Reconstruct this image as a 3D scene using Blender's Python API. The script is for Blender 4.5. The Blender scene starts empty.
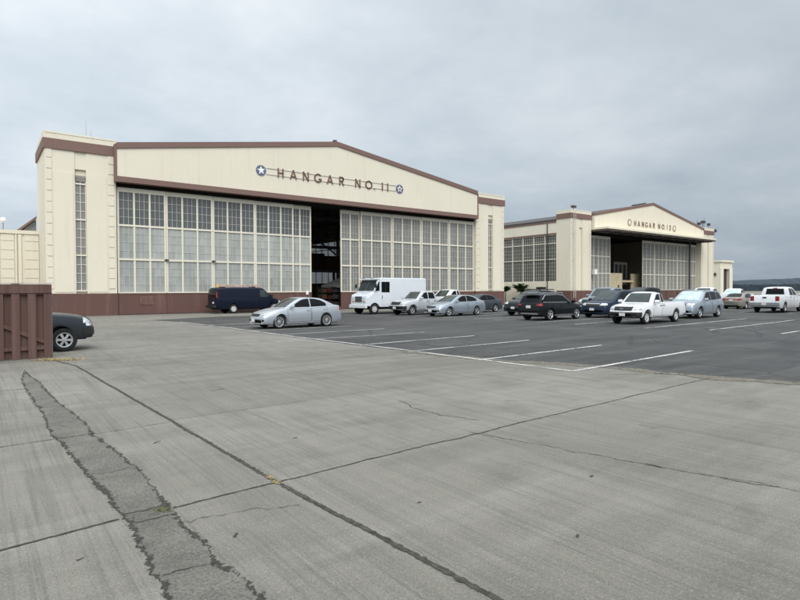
import bpy, bmesh, math, random
from math import sin, cos, pi, radians, sqrt
from mathutils import Vector, Matrix
random.seed(11)
scene = bpy.context.scene
COL = scene.collection

# ------------------------------------------------------------------ mesh helpers
class MB:
    """collects simple shapes into one mesh"""
    def __init__(self): self.v = []; self.f = []
    def add(self, vs, fs):
        o = len(self.v); self.v += [tuple(p) for p in vs]; self.f += [tuple(i + o for i in q) for q in fs]; return self
    def box(self, x0, x1, y0, y1, z0, z1):
        vs = [(x, y, z) for z in (z0, z1) for y in (y0, y1) for x in (x0, x1)]
        return self.add(vs, [(0, 2, 3, 1), (4, 5, 7, 6), (0, 1, 5, 4), (2, 6, 7, 3), (0, 4, 6, 2), (1, 3, 7, 5)])
    def bar(self, a, b, w, h=None):
        a = Vector(a); b = Vector(b); h = h or w
        d = (b - a).normalized(); s = d.cross(Vector((0, 0, 1)))
        if s.length < 1e-4: s = Vector((1, 0, 0))
        s.normalize(); u = s.cross(d)
        vs = [p + s * (w / 2 * i) + u * (h / 2 * j) for p in (a, b) for i, j in ((-1, -1), (1, -1), (1, 1), (-1, 1))]
        return self.add(vs, [(3, 2, 1, 0), (4, 5, 6, 7), (0, 1, 5, 4), (1, 2, 6, 5), (2, 3, 7, 6), (3, 0, 4, 7)])
    def tube(self, a, b, r0, r1=None, n=10):
        r1 = r0 if r1 is None else r1
        a = Vector(a); b = Vector(b); d = (b - a).normalized()
        s = d.cross(Vector((0, 0, 1)))
        if s.length < 1e-4: s = Vector((1, 0, 0))
        s.normalize(); u = s.cross(d)
        vs = []
        for p, r in ((a, r0), (b, r1)):
            for k in range(n):
                t = 2 * pi * k / n; vs.append(p + s * (r * cos(t)) + u * (r * sin(t)))
        fs = [(k, (k + 1) % n, n + (k + 1) % n, n + k) for k in range(n)]
        fs += [tuple(range(n - 1, -1, -1)), tuple(range(n, 2 * n))]
        return self.add(vs, fs)
    def lathe_y(self, prof, n=28, closed=False):
        """profile of (radius, y) spun about the y axis"""
        vs = []; m = len(prof)
        for r, y in prof:
            for k in range(n):
                t = 2 * pi * k / n; vs.append((r * cos(t), y, r * sin(t)))
        fs = []
        for i in range(m if closed else m - 1):
            j = (i + 1) % m
            for k in range(n):
                fs.append((i * n + k, i * n + (k + 1) % n, j * n + (k + 1) % n, j * n + k))
        return self.add(vs, fs)
    def prism(self, poly, d0, d1, ax='y'):
        """extrude polygon of (a,b): ax y -> (a,d,b); ax x -> (d,a,b); ax z -> (a,b,d)"""
        m = {'y': lambda p, d: (p[0], d, p[1]), 'x': lambda p, d: (d, p[0], p[1]), 'z': lambda p, d: (p[0], p[1], d)}[ax]
        n = len(poly)
        vs = [m(p, d0) for p in poly] + [m(p, d1) for p in poly]
        fs = [tuple(range(n)), tuple(range(2 * n - 1, n - 1, -1))] + [(i, (i + 1) % n, n + (i + 1) % n, n + i) for i in range(n)]
        return self.add(vs, fs)
    def build(self, name, mat, parent=None, smooth=0, bevel=0):
        me = bpy.data.meshes.new(name); me.from_pydata(self.v, [], self.f)
        bm = bmesh.new(); bm.from_mesh(me); bmesh.ops.recalc_face_normals(bm, faces=bm.faces); bm.to_mesh(me); bm.free()
        return link(name, me, mat, parent, smooth, bevel)

def link(name, me, mat, parent=None, smooth=0, bevel=0):
    me.materials.append(mat)
    if smooth:
        me.polygons.foreach_set('use_smooth', [True] * len(me.polygons))
        me.set_sharp_from_angle(angle=radians(smooth))
    o = bpy.data.objects.new(name, me); COL.objects.link(o); o.parent = parent
    if bevel:
        b = o.modifiers.new('bevel', 'BEVEL'); b.width = bevel; b.segments = 2; b.limit_method = 'ANGLE'
    return o
def empty(name, loc, rz=0, label=None, cat=None, group=None):
    o = bpy.data.objects.new(name, None); COL.objects.link(o); o.location = loc; o.rotation_euler = (0, 0, rz)
    o.empty_display_size = .2
    return tag(o, label, cat, group)
def tag(o, label=None, cat=None, group=None, kind=None):
    if label: o['label'] = label
    if cat: o['category'] = cat
    if group: o['group'] = group
    if kind: o['kind'] = kind
    return o

# ------------------------------------------------------------------ materials
def srgb(r, g, b):
    f = lambda c: (c / 12.92 if c <= .04045 else ((c + .055) / 1.055) ** 2.4)
    return tuple(f(c / 255) for c in (r, g, b))
class NT:
    def __init__(self, m): self.t = m.node_tree; self.n = self.t.nodes; self.l = self.t.links
    def new(self, typ, **kw):
        n = self.n.new(typ)
        for k, v in kw.items():
            if k.startswith('i_'): n.inputs[k[2:].replace('_', ' ')].default_value = v
            else: setattr(n, k, v)
        return n
    def link(self, a, b): self.l.new(a, b)
    def noise(self, vec, scale, detail=4, rough=.55, dim='3D'):
        n = self.new('ShaderNodeTexNoise'); n.inputs['Scale'].default_value = scale
        n.inputs['Detail'].default_value = detail; n.inputs['Roughness'].default_value = rough
        if vec is not None: self.link(vec, n.inputs['Vector'])
        return n.outputs['Fac']
    def ramp(self, fac, *stops):
        r = self.new('ShaderNodeValToRGB'); e = r.color_ramp.elements
        while len(e) < len(stops): e.new(.5)
        for k, (p, c) in enumerate(stops):
            e[k].position = p; e[k].color = (*c, 1) if len(c) == 3 else c
        self.link(fac, r.inputs['Fac']); return r.outputs['Color']
    def mix(self, a, b, fac, mode='MIX'):
        m = self.new('ShaderNodeMix', data_type='RGBA', blend_type=mode)
        for s, val in ((m.inputs[0], fac), (m.inputs[6], a), (m.inputs[7], b)):
            if isinstance(val, (int, float)): s.default_value = val
            elif isinstance(val, tuple): s.default_value = (*val, 1)
            else: self.link(val, s)
        return m.outputs[2]
    def math(self, op, a, b=0, c=None):
        m = self.new('ShaderNodeMath', operation=op)
        for k, val in enumerate((a, b, c)):
            if val is None: continue
            if isinstance(val, (int, float)): m.inputs[k].default_value = val
            else: self.link(val, m.inputs[k])
        return m.outputs[0]
    def mapping(self, vec, scale=(1, 1, 1), rot=(0, 0, 0), loc=(0, 0, 0)):
        m = self.new('ShaderNodeMapping'); m.inputs['Scale'].default_value = scale; m.inputs['Rotation'].default_value = rot; m.inputs['Location'].default_value = loc
        self.link(vec, m.inputs['Vector']); return m.outputs[0]
    def obj(self): return self.new('ShaderNodeTexCoord').outputs['Object']
def mat0(name):
    m = bpy.data.materials.new(name); m.use_nodes = True
    k = NT(m); return m, k, k.n['Principled BSDF']
def mat(name, col, rough=.6, metal=0., coat=0., spec=.5, var=.12, vscale=3., bump=0., bscale=60.):
    m, k, p = mat0(name)
    p.inputs['Roughness'].default_value = rough; p.inputs['Metallic'].default_value = metal
    p.inputs['Coat Weight'].default_value = coat; p.inputs['Coat Roughness'].default_value = .05
    p.inputs['Specular IOR Level'].default_value = spec
    o = k.obj()
    if var:
        n = k.noise(o, vscale, 6, .6)
        dk = tuple(c * (1 - var) for c in col); lt = tuple(min(1, c * (1 + var)) for c in col)
        k.link(k.ramp(n, (.3, dk), (.7, lt)), p.inputs['Base Color'])
    else: p.inputs['Base Color'].default_value = (*col, 1)
    if bump:
        b = k.new('ShaderNodeBump'); b.inputs['Strength'].default_value = bump; b.inputs['Distance'].default_value = .02
        k.link(k.noise(o, bscale, 4), b.inputs['Height']); k.link(b.outputs[0], p.inputs['Normal'])
    return m
def wall_mat(name, col, streak=.16, dirt=(.42, .36, .27)):
    m, k, p = mat0(name); p.inputs['Roughness'].default_value = .75
    o = k.obj()
    a = k.noise(o, .35, 5, .6); s = k.noise(k.mapping(o, (1.6, 1.6, .12)), 1.5, 5, .65); f = k.noise(o, 9, 4)
    c = k.mix(tuple(x * .94 for x in col), tuple(min(1, x * 1.05) for x in col), a)
    c = k.mix(c, tuple(x * y * 1.35 for x, y in zip(col, dirt)), k.math('MULTIPLY', k.ramp(s, (.52, (0, 0, 0)), (.78, (1, 1, 1))), streak))
    c = k.mix(c, tuple(x * .9 for x in col), k.math('MULTIPLY', f, .25))
    k.link(c, p.inputs['Base Color'])
    b = k.new('ShaderNodeBump'); b.inputs['Strength'].default_value = .15; b.inputs['Distance'].default_value = .01
    k.link(k.noise(o, 40, 3), b.inputs['Height']); k.link(b.outputs[0], p.inputs['Normal'])
    return m
CREAM = wall_mat('cream_paint', (.69, .635, .515), .24)
CREAM_FRAME = wall_mat('cream_frame_paint', (.70, .655, .545), .16)
BROWN = wall_mat('brown_trim_paint', (.175, .105, .088), .1, (1.2, 1.2, 1.2))
REDBASE = wall_mat('oxide_red_paint', (.112, .056, .045), .6, (1.6, 1.9, 2.0))
DARKGAP = mat('gap_shade', (.012, .011, .010), .9, spec=.1)  # near-black colour standing in for shade above the hangar doors
INTERIOR = mat('dull_interior', (.16, .155, .15), .9)
STEEL_DK = mat('dark_steel', (.05, .05, .055), .6)
ROOFM = mat('roof_felt', (.06, .055, .055), .8)
GREYMET = mat('grey_metal', (.28, .29, .30), .45, .6)
WHITE = mat('white_paint', (.78, .78, .77), .5, var=.05)
LETTER = mat('letter_brown', (.17, .095, .075), .7)
BLUE_E = mat('emblem_blue', (.10, .125, .19), .6)
RED_E = mat('emblem_red', (.35, .05, .05), .5)
MUNTIN = mat('muntin_paint', (.50, .48, .41), .7)
LOUVRE = mat('louvre_grey', (.30, .29, .26), .7)
PLY = mat('plywood', (.50, .42, .27), .7, var=.2, vscale=2)

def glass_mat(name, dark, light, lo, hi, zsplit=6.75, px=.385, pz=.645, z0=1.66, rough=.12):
    """old multi-pane glazing: every pane a little different, upper row darker"""
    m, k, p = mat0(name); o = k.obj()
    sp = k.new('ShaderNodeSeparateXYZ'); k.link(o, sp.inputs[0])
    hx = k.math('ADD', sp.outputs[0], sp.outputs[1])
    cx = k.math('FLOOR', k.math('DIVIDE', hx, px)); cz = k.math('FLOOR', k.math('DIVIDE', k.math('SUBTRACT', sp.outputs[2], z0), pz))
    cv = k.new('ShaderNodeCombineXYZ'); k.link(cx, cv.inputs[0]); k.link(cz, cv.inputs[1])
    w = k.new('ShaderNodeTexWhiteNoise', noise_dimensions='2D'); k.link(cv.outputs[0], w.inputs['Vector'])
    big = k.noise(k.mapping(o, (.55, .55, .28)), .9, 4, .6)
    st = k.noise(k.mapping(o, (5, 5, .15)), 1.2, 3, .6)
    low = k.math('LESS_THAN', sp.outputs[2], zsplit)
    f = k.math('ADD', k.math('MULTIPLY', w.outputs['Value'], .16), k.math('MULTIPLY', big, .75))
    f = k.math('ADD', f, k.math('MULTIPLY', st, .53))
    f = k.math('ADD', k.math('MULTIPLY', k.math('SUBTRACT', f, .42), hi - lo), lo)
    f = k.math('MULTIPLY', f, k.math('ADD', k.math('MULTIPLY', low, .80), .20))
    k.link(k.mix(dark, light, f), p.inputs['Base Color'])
    p.inputs['Roughness'].default_value = rough; p.inputs['Specular IOR Level'].default_value = .5
    b = k.new('ShaderNodeBump'); b.inputs['Strength'].default_value = .12; b.inputs['Distance'].default_value = .02
    k.link(w.outputs['Value'], b.inputs['Height']); 
    b2 = k.new('ShaderNodeBump'); b2.inputs['Strength'].default_value = .08; b2.inputs['Distance'].default_value = .03
    k.link(k.noise(o, 1.8, 2), b2.inputs['Height']); k.link(b2.outputs[0], p.inputs['Normal'])
    return m
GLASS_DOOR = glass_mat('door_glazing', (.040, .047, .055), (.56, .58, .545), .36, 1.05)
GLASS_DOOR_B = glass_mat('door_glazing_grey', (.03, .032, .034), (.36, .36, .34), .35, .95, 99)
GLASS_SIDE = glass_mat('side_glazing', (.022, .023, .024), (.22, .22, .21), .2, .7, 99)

# vehicle materials
def paint(name, col, metal=.35, rough=.32): 
    return mat(name, col, rough, metal, (.8 if sum(col) > .3 else .10), .5 if sum(col) > .3 else .2, var=.03, vscale=1.2)
TYRE = mat('tyre_rubber', (.018, .018, .019), .85, spec=.25)
RIM = mat('alloy_rim', (.52, .53, .54), .32, .7, var=.05)
RIMW = mat('pale_steel_rim', (.55, .55, .53), .45, .3, var=.1)
CARGLASS = mat('tinted_glass', (.006, .007, .008), .06, spec=.14, var=0)
WSGLASS = mat('windscreen_glass', (.030, .040, .040), .05, spec=.38, var=.45, vscale=2.5)
SHADE = mat('sunshade_glass', (.42, .52, .54), .12, var=.3, vscale=4)
PLASTIC = mat('black_plastic', (.018, .018, .019), .6, spec=.35)
GAP = mat('seam_black', (.008, .008, .008), .8, spec=.1, var=0)
CHROME = mat('chrome', (.7, .7, .71), .15, 1.0, var=0)
LAMP = mat('headlight_lens', (.50, .53, .56), .1, .3, .8, var=.75, vscale=9)
TAIL = mat('tail_light_red', (.26, .008, .010), .2, 0, .1, var=.15, vscale=10)
AMBER = mat('amber_lens', (.6, .2, .03), .2)
PLATE = mat('number_plate', (.62, .62, .58), .5, var=.15, vscale=30)
P_SILVER = paint('paint_silver', (.39, .42, .455), .45)
P_SILVER2 = paint('paint_silver_blue', (.31, .355, .40), .5)
P_WHITE = paint('paint_white', (.68, .69, .70), 0)
P_CREAMW = paint('paint_truck_white', (.64, .67, .70), 0)
P_BLACK = paint('paint_black', (.008, .009, .011), .1, .2)
P_NAVY = paint('paint_navy', (.006, .009, .022), .2, .3)
P_BLUE = paint('paint_slate_blue', (.020, .032, .058), .4)
P_GREY = paint('paint_graphite', (.07, .078, .09), .45)
P_DKGREY = paint('paint_charcoal', (.035, .041, .048), .35)
P_TAN = paint('paint_tan', (.27, .245, .205), .4)
P_SILVERW = paint('paint_bright_silver', (.50, .52, .545), .3)
P_MIDGREY = paint('paint_mid_grey', (.22, .25, .28), .5)

# ------------------------------------------------------------------ vehicle builder
def interp(pts, x):
    """piecewise cubic-ish interpolation through sorted (x, z) points"""
    if x <= pts[0][0]: return pts[0][1]
    for (a, b), (c, d) in zip(pts, pts[1:]):
        if x <= c:
            t = (x - a) / (c - a) if c > a else 0
            return b + (d - b) * t
    return pts[-1][1]
def smoothpts(pts, n=2):
    for _ in range(n):   # corner cutting keeps ends
        q = [pts[0]]
        for (a, b), (c, d) in zip(pts, pts[1:]):
            q += [(a * .75 + c * .25, b * .75 + d * .25), (a * .25 + c * .75, b * .25 + d * .75)]
        q.append(pts[-1]); pts = q
    return pts

class Body:
    """lofted vehicle body; local frame x forward, y left, z up, origin on the ground mid wheelbase"""
    def __init__(s, S):
        s.S = S; wb = S['wb']; s.xw = (wb / 2, -wb / 2)
        s.deck = smoothpts(S['deck'], S.get('smooth', 1)); s.belt = smoothpts(S['belt'], S.get('smooth', 1)); s.roof = smoothpts(S['roof'], S.get('smooth_roof', 2))
        s.x0, s.x1 = S['deck'][0][0], S['deck'][-1][0]
        s.lower = s.make_lower(); s.upper = s.make_upper()
    def hw(s, x):
        S = s.S; W = S['W'] / 2; mid = (s.x0 + s.x1) / 2; half = (s.x1 - s.x0) / 2
        t = (x - mid) / half
        k = S.get('taper_f', .16) if t > 0 else S.get('taper_r', .12)
        return W * (1 - k * max(0, (abs(t) - .5) / .5) ** 2.2 * (1 if abs(t) < .97 else 1.12))
    def xs(s, x, y):
        S = s.S; t = (x - (s.x0 + s.x1) / 2) / ((s.x1 - s.x0) / 2)
        w = max(0, (abs(t) - .35) / .65)
        c = S.get('bulge_f', .16) if t > 0 else S.get('bulge_r', .08)
        return x - math.copysign(c, t) * w * (y / (S['W'] / 2)) ** 2
    def yprof(s, t):
        tum = s.S.get('shoulder', .07)
        if t < .35: return .955 + .045 * (t / .35)
        if t < .62: return 1.0 - .004 * (t - .35)
        return 1.0 - tum * ((t - .62) / .38) ** 1.6
    def zlow(s, x):
        S = s.S; R = S['Ra']; z = S['sill']
        if x > s.x1 - .5: z = z + (S.get('chin_f', .03)) * max(0, (x - (s.x1 - .5)) / .5) ** 2
        if x < s.x0 + .5: z = z + (S.get('chin_r', .10)) * max(0, ((s.x0 + .5) - x) / .5) ** 2
        for w in s.xw:
            if abs(x - w) < R: z = max(z, S['Rw'] + sqrt(max(0, R * R - (x - w) ** 2)))
        return z
    def section(s, x, bed=False):
        S = s.S; hw = s.hw(x); zl = s.zlow(x); zb = interp(s.belt, x); zd = interp(s.deck, x); sl = S['sill']
        zb = max(zb, zl + .03)
        yb0 = lambda z: hw * s.yprof(min(1, max(0, (z - sl) / max(.05, zb - sl))))
        P = [(max(.1, yb0(zl) - .24), zl), (yb0(zl) - .02, zl)]
        for k in range(1, 11):
            z = zl + (zb - zl) * k / 10; P.append((yb0(z), z))
        y, z = P[-1]
        if bed:
            P += [(y - .02, z + .015), (y - .09, z + .015), (y - .10, z), (y - .10, S['bedfloor']), (0, S['bedfloor'])]
        else:
            P += [(y * .985, z + (zd - z) * .22), (y * .94, z + (zd - z) * .42), (y * .8, z + (zd - z) * .7), (y * .45, z + (zd - z) * .94), (0, zd)]
        return [Vector((s.xs(x, yy), yy, zz)) for yy, zz in P]
    def loft(s, secs):
        bm = bmesh.new(); rows = []
        for sec in secs:
            r = [bm.verts.new(p) for p in sec]
            l = [bm.verts.new((p.x, -p.y, p.z)) for p in sec[:-1]]
            rows.append(r + l[::-1])
        for a, b in zip(rows, rows[1:]):
            for i in range(len(a) - 1):
                q = [a[i], b[i], b[i + 1], a[i + 1]]
                try: bm.faces.new(q)
                except ValueError: pass
        for r in (rows[0], rows[-1]):
            n = len(r)
            for i in range(n // 2):
                q = [r[i], r[i + 1], r[n - 2 - i], r[n - 1 - i]]
                if len(set(q)) >= 3:
                    try: bm.faces.new(list(dict.fromkeys(q)))
                    except ValueError: pass
        bmesh.ops.remove_doubles(bm, verts=bm.verts, dist=1e-5)
        bmesh.ops.recalc_face_normals(bm, faces=bm.faces)
        return bm
    def make_lower(s):
        S = s.S; X = set()
        n = 54
        for i in range(n + 1): X.add(s.x0 + (s.x1 - s.x0) * i / n)
        for e in (.015, .035, .07, .11): X.add(s.x0 + e); X.add(s.x1 - e)
        for w in s.xw:
            for k in range(19): X.add(w + S['Ra'] * cos(pi * k / 18))
            X.add(w + S['Ra'] + .003); X.add(w - S['Ra'] - .003)
        X = sorted(X); bed = S.get('bed'); secs = []
        for x in X:
            if bed and bed[0] < x < bed[1]: secs.append(s.section(x, True))
            else: secs.append(s.section(x))
        if bed:
            secs = [s.section(x) for x in X if x <= bed[0]] + [s.section(bed[0])] + [s.section(bed[0] + .001, True)] + \
                   [s.section(x, True) for x in X if bed[0] < x < bed[1]] + [s.section(bed[1] - .001, True)] + [s.section(bed[1])] + [s.section(x) for x in X if x > bed[1]]
        return s.loft(secs)
    def gsec(s, x):
        S = s.S; zr = interp(s.roof, x); zb = interp(s.belt, x) - .03
        h = max(.0, zr - zb); k = min(1, h / .34)
        ze = zr - S.get('crown', .055) * k
        yb = s.hw(x) * (1 - S.get('shoulder', .07)) - .015
        yt = yb - S.get('tumble', .34) * (ze - zb)
        P = []
        for i in range(9):
            t = i / 8; P.append((yb + (yt - yb) * (t ** 1.25), zb + (ze - zb) * t))
        r = .09 * k
        P += [(yt - .02 * k, ze + (zr - ze) * .28), (yt - .06 * k - .01, ze + (zr - ze) * .5), (yt * .7, ze + (zr - ze) * .84), (yt * .35, zr - (zr - ze) * .03), (0, zr)]
        c = S.get('gbulge', .14); xm = (s.roof[0][0] + s.roof[-1][0]) / 2; hl = (s.roof[-1][0] - s.roof[0][0]) / 2
        t = (x - xm) / hl; w = max(0, (abs(t) - .3) / .7); cc = c if t > 0 else S.get('gbulge_r', c * .6)
        return [Vector((x - math.copysign(cc, t) * w * (yy / (S['W'] / 2)) ** 2, yy, zz)) for yy, zz in P]
    def make_upper(s):
        a, b = s.roof[0][0], s.roof[-1][0]; n = 46
        X = sorted({a + (b - a) * i / n for i in range(n + 1)} | {x for x, _ in s.roof})
        return s.loft([s.gsec(x) for x in X])
    # --- pieces cut out of the body skin
    def patch(s, src, poly, axis, off, sign=1, extra=None, mirror_ok=True):
        bm = src.copy()
        n = len(poly); cx = sum(p[0] for p in poly) / n; cy = sum(p[1] for p in poly) / n
        ia, ib = {'side': (0, 2), 'front': (1, 2), 'rear': (1, 2), 'top': (0, 1)}[axis]
        ic = 3 - ia - ib
        kill = []
        for f in bm.faces:
            nn = f.normal
            ok = {'side': nn.y * sign > .22, 'front': nn.x > (.22 if src is s.upper else .05), 'rear': nn.x < (-.22 if src is s.upper else -.05), 'top': nn.z > .3}[axis]
            if ok and axis == 'side' and f.calc_center_median().y * sign < .12: ok = False
            if extra and not extra(f): ok = False
            if not ok: kill.append(f)
        bmesh.ops.delete(bm, geom=kill, context='FACES')
        for (p, q) in zip(poly, poly[1:] + poly[:1]):
            e = Vector((q[0] - p[0], q[1] - p[1]))
            if e.length < 1e-6: continue
            nrm = Vector((e.y, -e.x)).normalized()
            if nrm.dot(Vector((cx - p[0], cy - p[1]))) > 0: nrm = -nrm
            co = [0, 0, 0]; no = [0, 0, 0]; co[ia], co[ib] = p; no[ia], no[ib] = nrm
            bmesh.ops.bisect_plane(bm, geom=bm.verts[:] + bm.edges[:] + bm.faces[:], plane_co=co, plane_no=no, clear_outer=True)
        if src is s.lower and axis in ('front', 'rear'):
            sg = 1 if axis == 'front' else -1; xe = s.x1 - s.S.get('wrap', .40) if sg > 0 else s.x0 + .24
            bmesh.ops.bisect_plane(bm, geom=bm.verts[:] + bm.edges[:] + bm.faces[:], plane_co=(xe, 0, 0), plane_no=(-sg, 0, 0), clear_outer=True)
        # keep the largest connected piece only
        seen = set(); isl = []
        for f in bm.faces:
            if f in seen: continue
            st = [f]; seen.add(f); comp = []
            while st:
                g = st.pop(); comp.append(g)
                for e in g.edges:
                    for h in e.link_faces:
                        if h not in seen: seen.add(h); st.append(h)
            isl.append((sum(g.calc_area() for g in comp), comp))
        if len(isl) > 1:
            isl.sort(key=lambda t: -t[0])
            bmesh.ops.delete(bm, geom=[g for _, c in isl[1:] for g in c], context='FACES')
        bm.normal_update()
        mv = [(v, v.normal.copy()) for v in bm.verts]
        base = {v: v.co.copy() for v in bm.verts}
        for v, nn in mv: v.co += nn * off
        # a rim of skin so that the piece has thickness
        edges = [e for e in bm.edges if e.is_boundary]
        if edges and off > .003:
            r = bmesh.ops.extrude_edge_only(bm, edges=edges)
            nv = [g for g in r['geom'] if isinstance(g, bmesh.types.BMVert)]
            bm.normal_update()
            look = {tuple(round(c, 5) for c in v.co): nn for v, nn in mv}
            for v in nv:
                nn = look.get(tuple(round(c, 5) for c in v.co))
                if nn: v.co -= nn * (off + .002)
        return bm

def bm_obj(name, bm, m, parent, smooth=35):
    me = bpy.data.meshes.new(name); bm.to_mesh(me); bm.free()
    return link(name, me, m, parent, smooth)
def mirror(poly): return [(-a, b) for a, b in poly]

def make_wheel(R, w, rim_r, style, rimmat):
    """meshes of one wheel, outer face towards -y"""
    h = w / 2
    ty = MB().lathe_y([(rim_r - .01, -h + .03), (rim_r + .012, -h + .004), (R * .9, -h), (R * .975, -h + .022), (R, -h + .05), (R, h - .05), (R * .975, h - .022), (R * .9, h), (rim_r, h - .01)], 36)
    hub = MB().lathe_y([(.001, -h + .09), (rim_r - .005, -h + .085), (rim_r - .003, -h + .03)], 30)
    rm = MB().lathe_y([(rim_r - .045, -h + .035), (rim_r - .03, -h + .012), (rim_r - .006, -h + .008), (rim_r, -h + .02)], 36)
    rm.lathe_y([(.001, -h + .006), (.05, -h + .008), (.068, -h + .03), (.066, -h + .07)], 18)
    ns = {'five': 5, 'ten': 10, 'six': 6, 'steel': 8}[style]
    wd = {'five': (.05, .075), 'ten': (.026, .034), 'six': (.055, .08), 'steel': (.085, .10)}[style]
    for k in range(ns):
        t = 2 * pi * k / ns + .3; c, s_ = cos(t), sin(t)
        def P(r, q, y): return (r * c - q * s_, y, r * s_ + q * c)
        r0, r1 = .045, rim_r - .02
        a, b = wd[0] / 2, wd[1] / 2
        vs = [P(r0, -a, -h + .014), P(r0, a, -h + .014), P(r1, b, -h + .02), P(r1, -b, -h + .02), P(r0, -a, -h + .06), P(r0, a, -h + .06), P(r1, b, -h + .05), P(r1, -b, -h + .05)]
        rm.add(vs, [(0, 1, 2, 3), (7, 6, 5, 4), (0, 4, 5, 1), (1, 5, 6, 2), (2, 6, 7, 3), (3, 7, 4, 0)])
    return ty, hub, rm

def vehicle(name, S, label, cat, loc, heading, details):
    """assemble a vehicle thing from its spec"""
    root = empty(name, (loc[0], loc[1], 0), radians(heading), label, cat, 'vehicles parked in the lot')
    B = Body(S); pm = S['paint']
    body = bm_obj('body', B.lower.copy(), pm, root, 32)
    bm_obj('cabin', B.upper.copy(), S.get('roofpaint', pm), root, 30)
    # dark floor pan hides the inside of the arches
    m = MB(); hw = S['W'] / 2 - .30
    m.box(B.x0 + .22, B.x1 - .22, -hw, hw, S['sill'] + .02, min(.72, interp(B.belt, 0) - .15))
    m.build('floor_pan', PLASTIC, root)
    lm = MB(); lm.box(B.x0 + .3, B.x1 - .3, -hw - .08, hw + .08, S['sill'] - .03, S['sill'] + .03); lm.build('chassis', GAP, root)
    # wheels
    ty, hb, rm = make_wheel(S['Rw'], S.get('tw', .21), S['rim'], S['wheel'], S.get('rimmat', RIM))
    meshes = None
    for xw in B.xw:
        for sg in (1, -1):
            y = sg * (S['W'] / 2 - .035 - S.get('tw', .21) / 2)
            if meshes is None:
                w = hb.build('wheel', GAP, root, 40); t = ty.build('tyre', TYRE, w, 40); r = rm.build('rim', S.get('rimmat', RIM), w, 40)
                meshes = (w.data, t.data, r.data)
            else:
                w = bpy.data.objects.new('wheel', meshes[0]); t = bpy.data.objects.new('tyre', meshes[1]); r = bpy.data.objects.new('rim', meshes[2])
                for o in (w, t, r): COL.objects.link(o)
                w.parent = root; t.parent = w; r.parent = w
            w.location = (xw, y, S['Rw']); w.rotation_euler = (0, random.random() * 2, pi if sg > 0 else 0)
    def skin(nm, poly, axis, m, off=.006, sign=0, src=None, par=None):
        src = src or B.lower; out = []
        sides = (1, -1) if sign == 0 and axis == 'side' else (sign or 1,)
        for sg in sides:
            bm = B.patch(src, poly, axis, off, sg)
            if len(bm.faces) == 0: bm.free(); continue
            out.append(bm_obj(nm, bm, m, par or root, 30))
        return out
    # windows
    for poly in S['windows']:
        skin('side_window', poly, 'side', S.get('sideglass', CARGLASS), .007, 0, B.upper)
    if 'ws' in S: skin('windscreen', S['ws'], 'front', S.get('wsglass', WSGLASS), .007, 1, B.upper)
    if 'rw' in S: skin('rear_window', S['rw'], 'rear', S.get('rwglass', CARGLASS), .007, 1, B.upper)
    for poly in S['doors']:
        cx = sum(p[0] for p in poly) / len(poly); cz = sum(p[1] for p in poly) / len(poly)
        grow = [(cx + (p[0] - cx) * 1 + math.copysign(.014, p[0] - cx), p[1] + math.copysign(.014, p[1] - cz)) for p in poly]
        for sg in (1, -1):
            d = skin('door', poly, 'side', pm, .0045, sg)
            if not d: continue
            skin('door_seam', grow, 'side', GAP, .0015, sg, None, d[0])
            xh = min(p[0] for p in poly) + .14; zh = max(p[1] for p in poly) - S.get('handle_drop', .10)
            yy = sg * (B.hw(xh) * B.yprof((zh - S['sill']) / (interp(B.belt, xh) - S['sill'])) + .02)
            MB().box(xh - .09, xh + .09, yy - .018, yy + .018, zh - .016, zh + .016).build('handle', S.get('handlemat', pm), d[0], 0, .008)
    for nm, poly, axis, m, off, *rest in details:
        if nm in ('headlight', 'tail_light') and axis in ('front', 'rear'):
            cx = sum(p[0] for p in poly) / len(poly); cz = sum(p[1] for p in poly) / len(poly)
            rimp = [(p[0] + math.copysign(.014, p[0] - cx), p[1] + math.copysign(.014, p[1] - cz)) for p in poly]
            skin('lamp_surround', rimp, axis, GAP, off * .5, 1); skin('lamp_surround', mirror(rimp), axis, GAP, off * .5, 1)
        if axis == 'side': skin(nm, poly, 'side', m, off, rest[0] if rest else 0)
        elif axis in ('front', 'rear'):
            skin(nm, poly, axis, m, off, 1)
            if rest and rest[0] == 'pair': skin(nm, mirror(poly), axis, m, off, 1)
        elif axis == 'uside': skin(nm, poly, 'side', m, off, 0, B.upper)
        elif axis == 'urear': skin(nm, poly, 'rear', m, off, 1, B.upper)
    # door mirrors
    if 'mirror' in S:
        mx, mz = S['mirror']
        for sg in (1, -1):
            yy = B.hw(mx) * (1 - S.get('shoulder', .07))
            mm = MB(); s = S.get('mirror_size', 1.0)
            mm.prism([(mx - .02, mz - .06 * s), (mx + .05 * s, mz - .07 * s), (mx + .10 * s, mz - .02 * s), (mx + .07 * s, mz + .06 * s), (mx - .04, mz + .08 * s)], sg * (yy + .03), sg * (yy + .22 * s))
            mm.build('wing_mirror', S.get('mirrormat', pm), root, 0, .02)
    # number plates
    for key, sx in (('plate_f', 1), ('plate_r', -1)):
        if key in S:
            z, y = S[key][:2]; xx = (B.x1 if sx > 0 else B.x0) + sx * S.get(key + '_out', .012)
            p = MB().box(xx - .012, xx + .012, y - .155, y + .155, z - .078, z + .078).build('number_plate', PLATE, root)
    B.lower.free(); B.upper.free()
    return root

# ---- base profiles.  all are scaled with fx/fz to the wanted length and height
def remap(pts, wb0, wb, f0, f, r0, r, kz):
    def X(x):
        if x > wb0 / 2: return wb / 2 + (x - wb0 / 2) * f / f0
        if x < -wb0 / 2: return -wb / 2 + (x + wb0 / 2) * r / r0
        return x * wb / wb0
    return [(X(x), z * kz) for x, z in pts]

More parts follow.
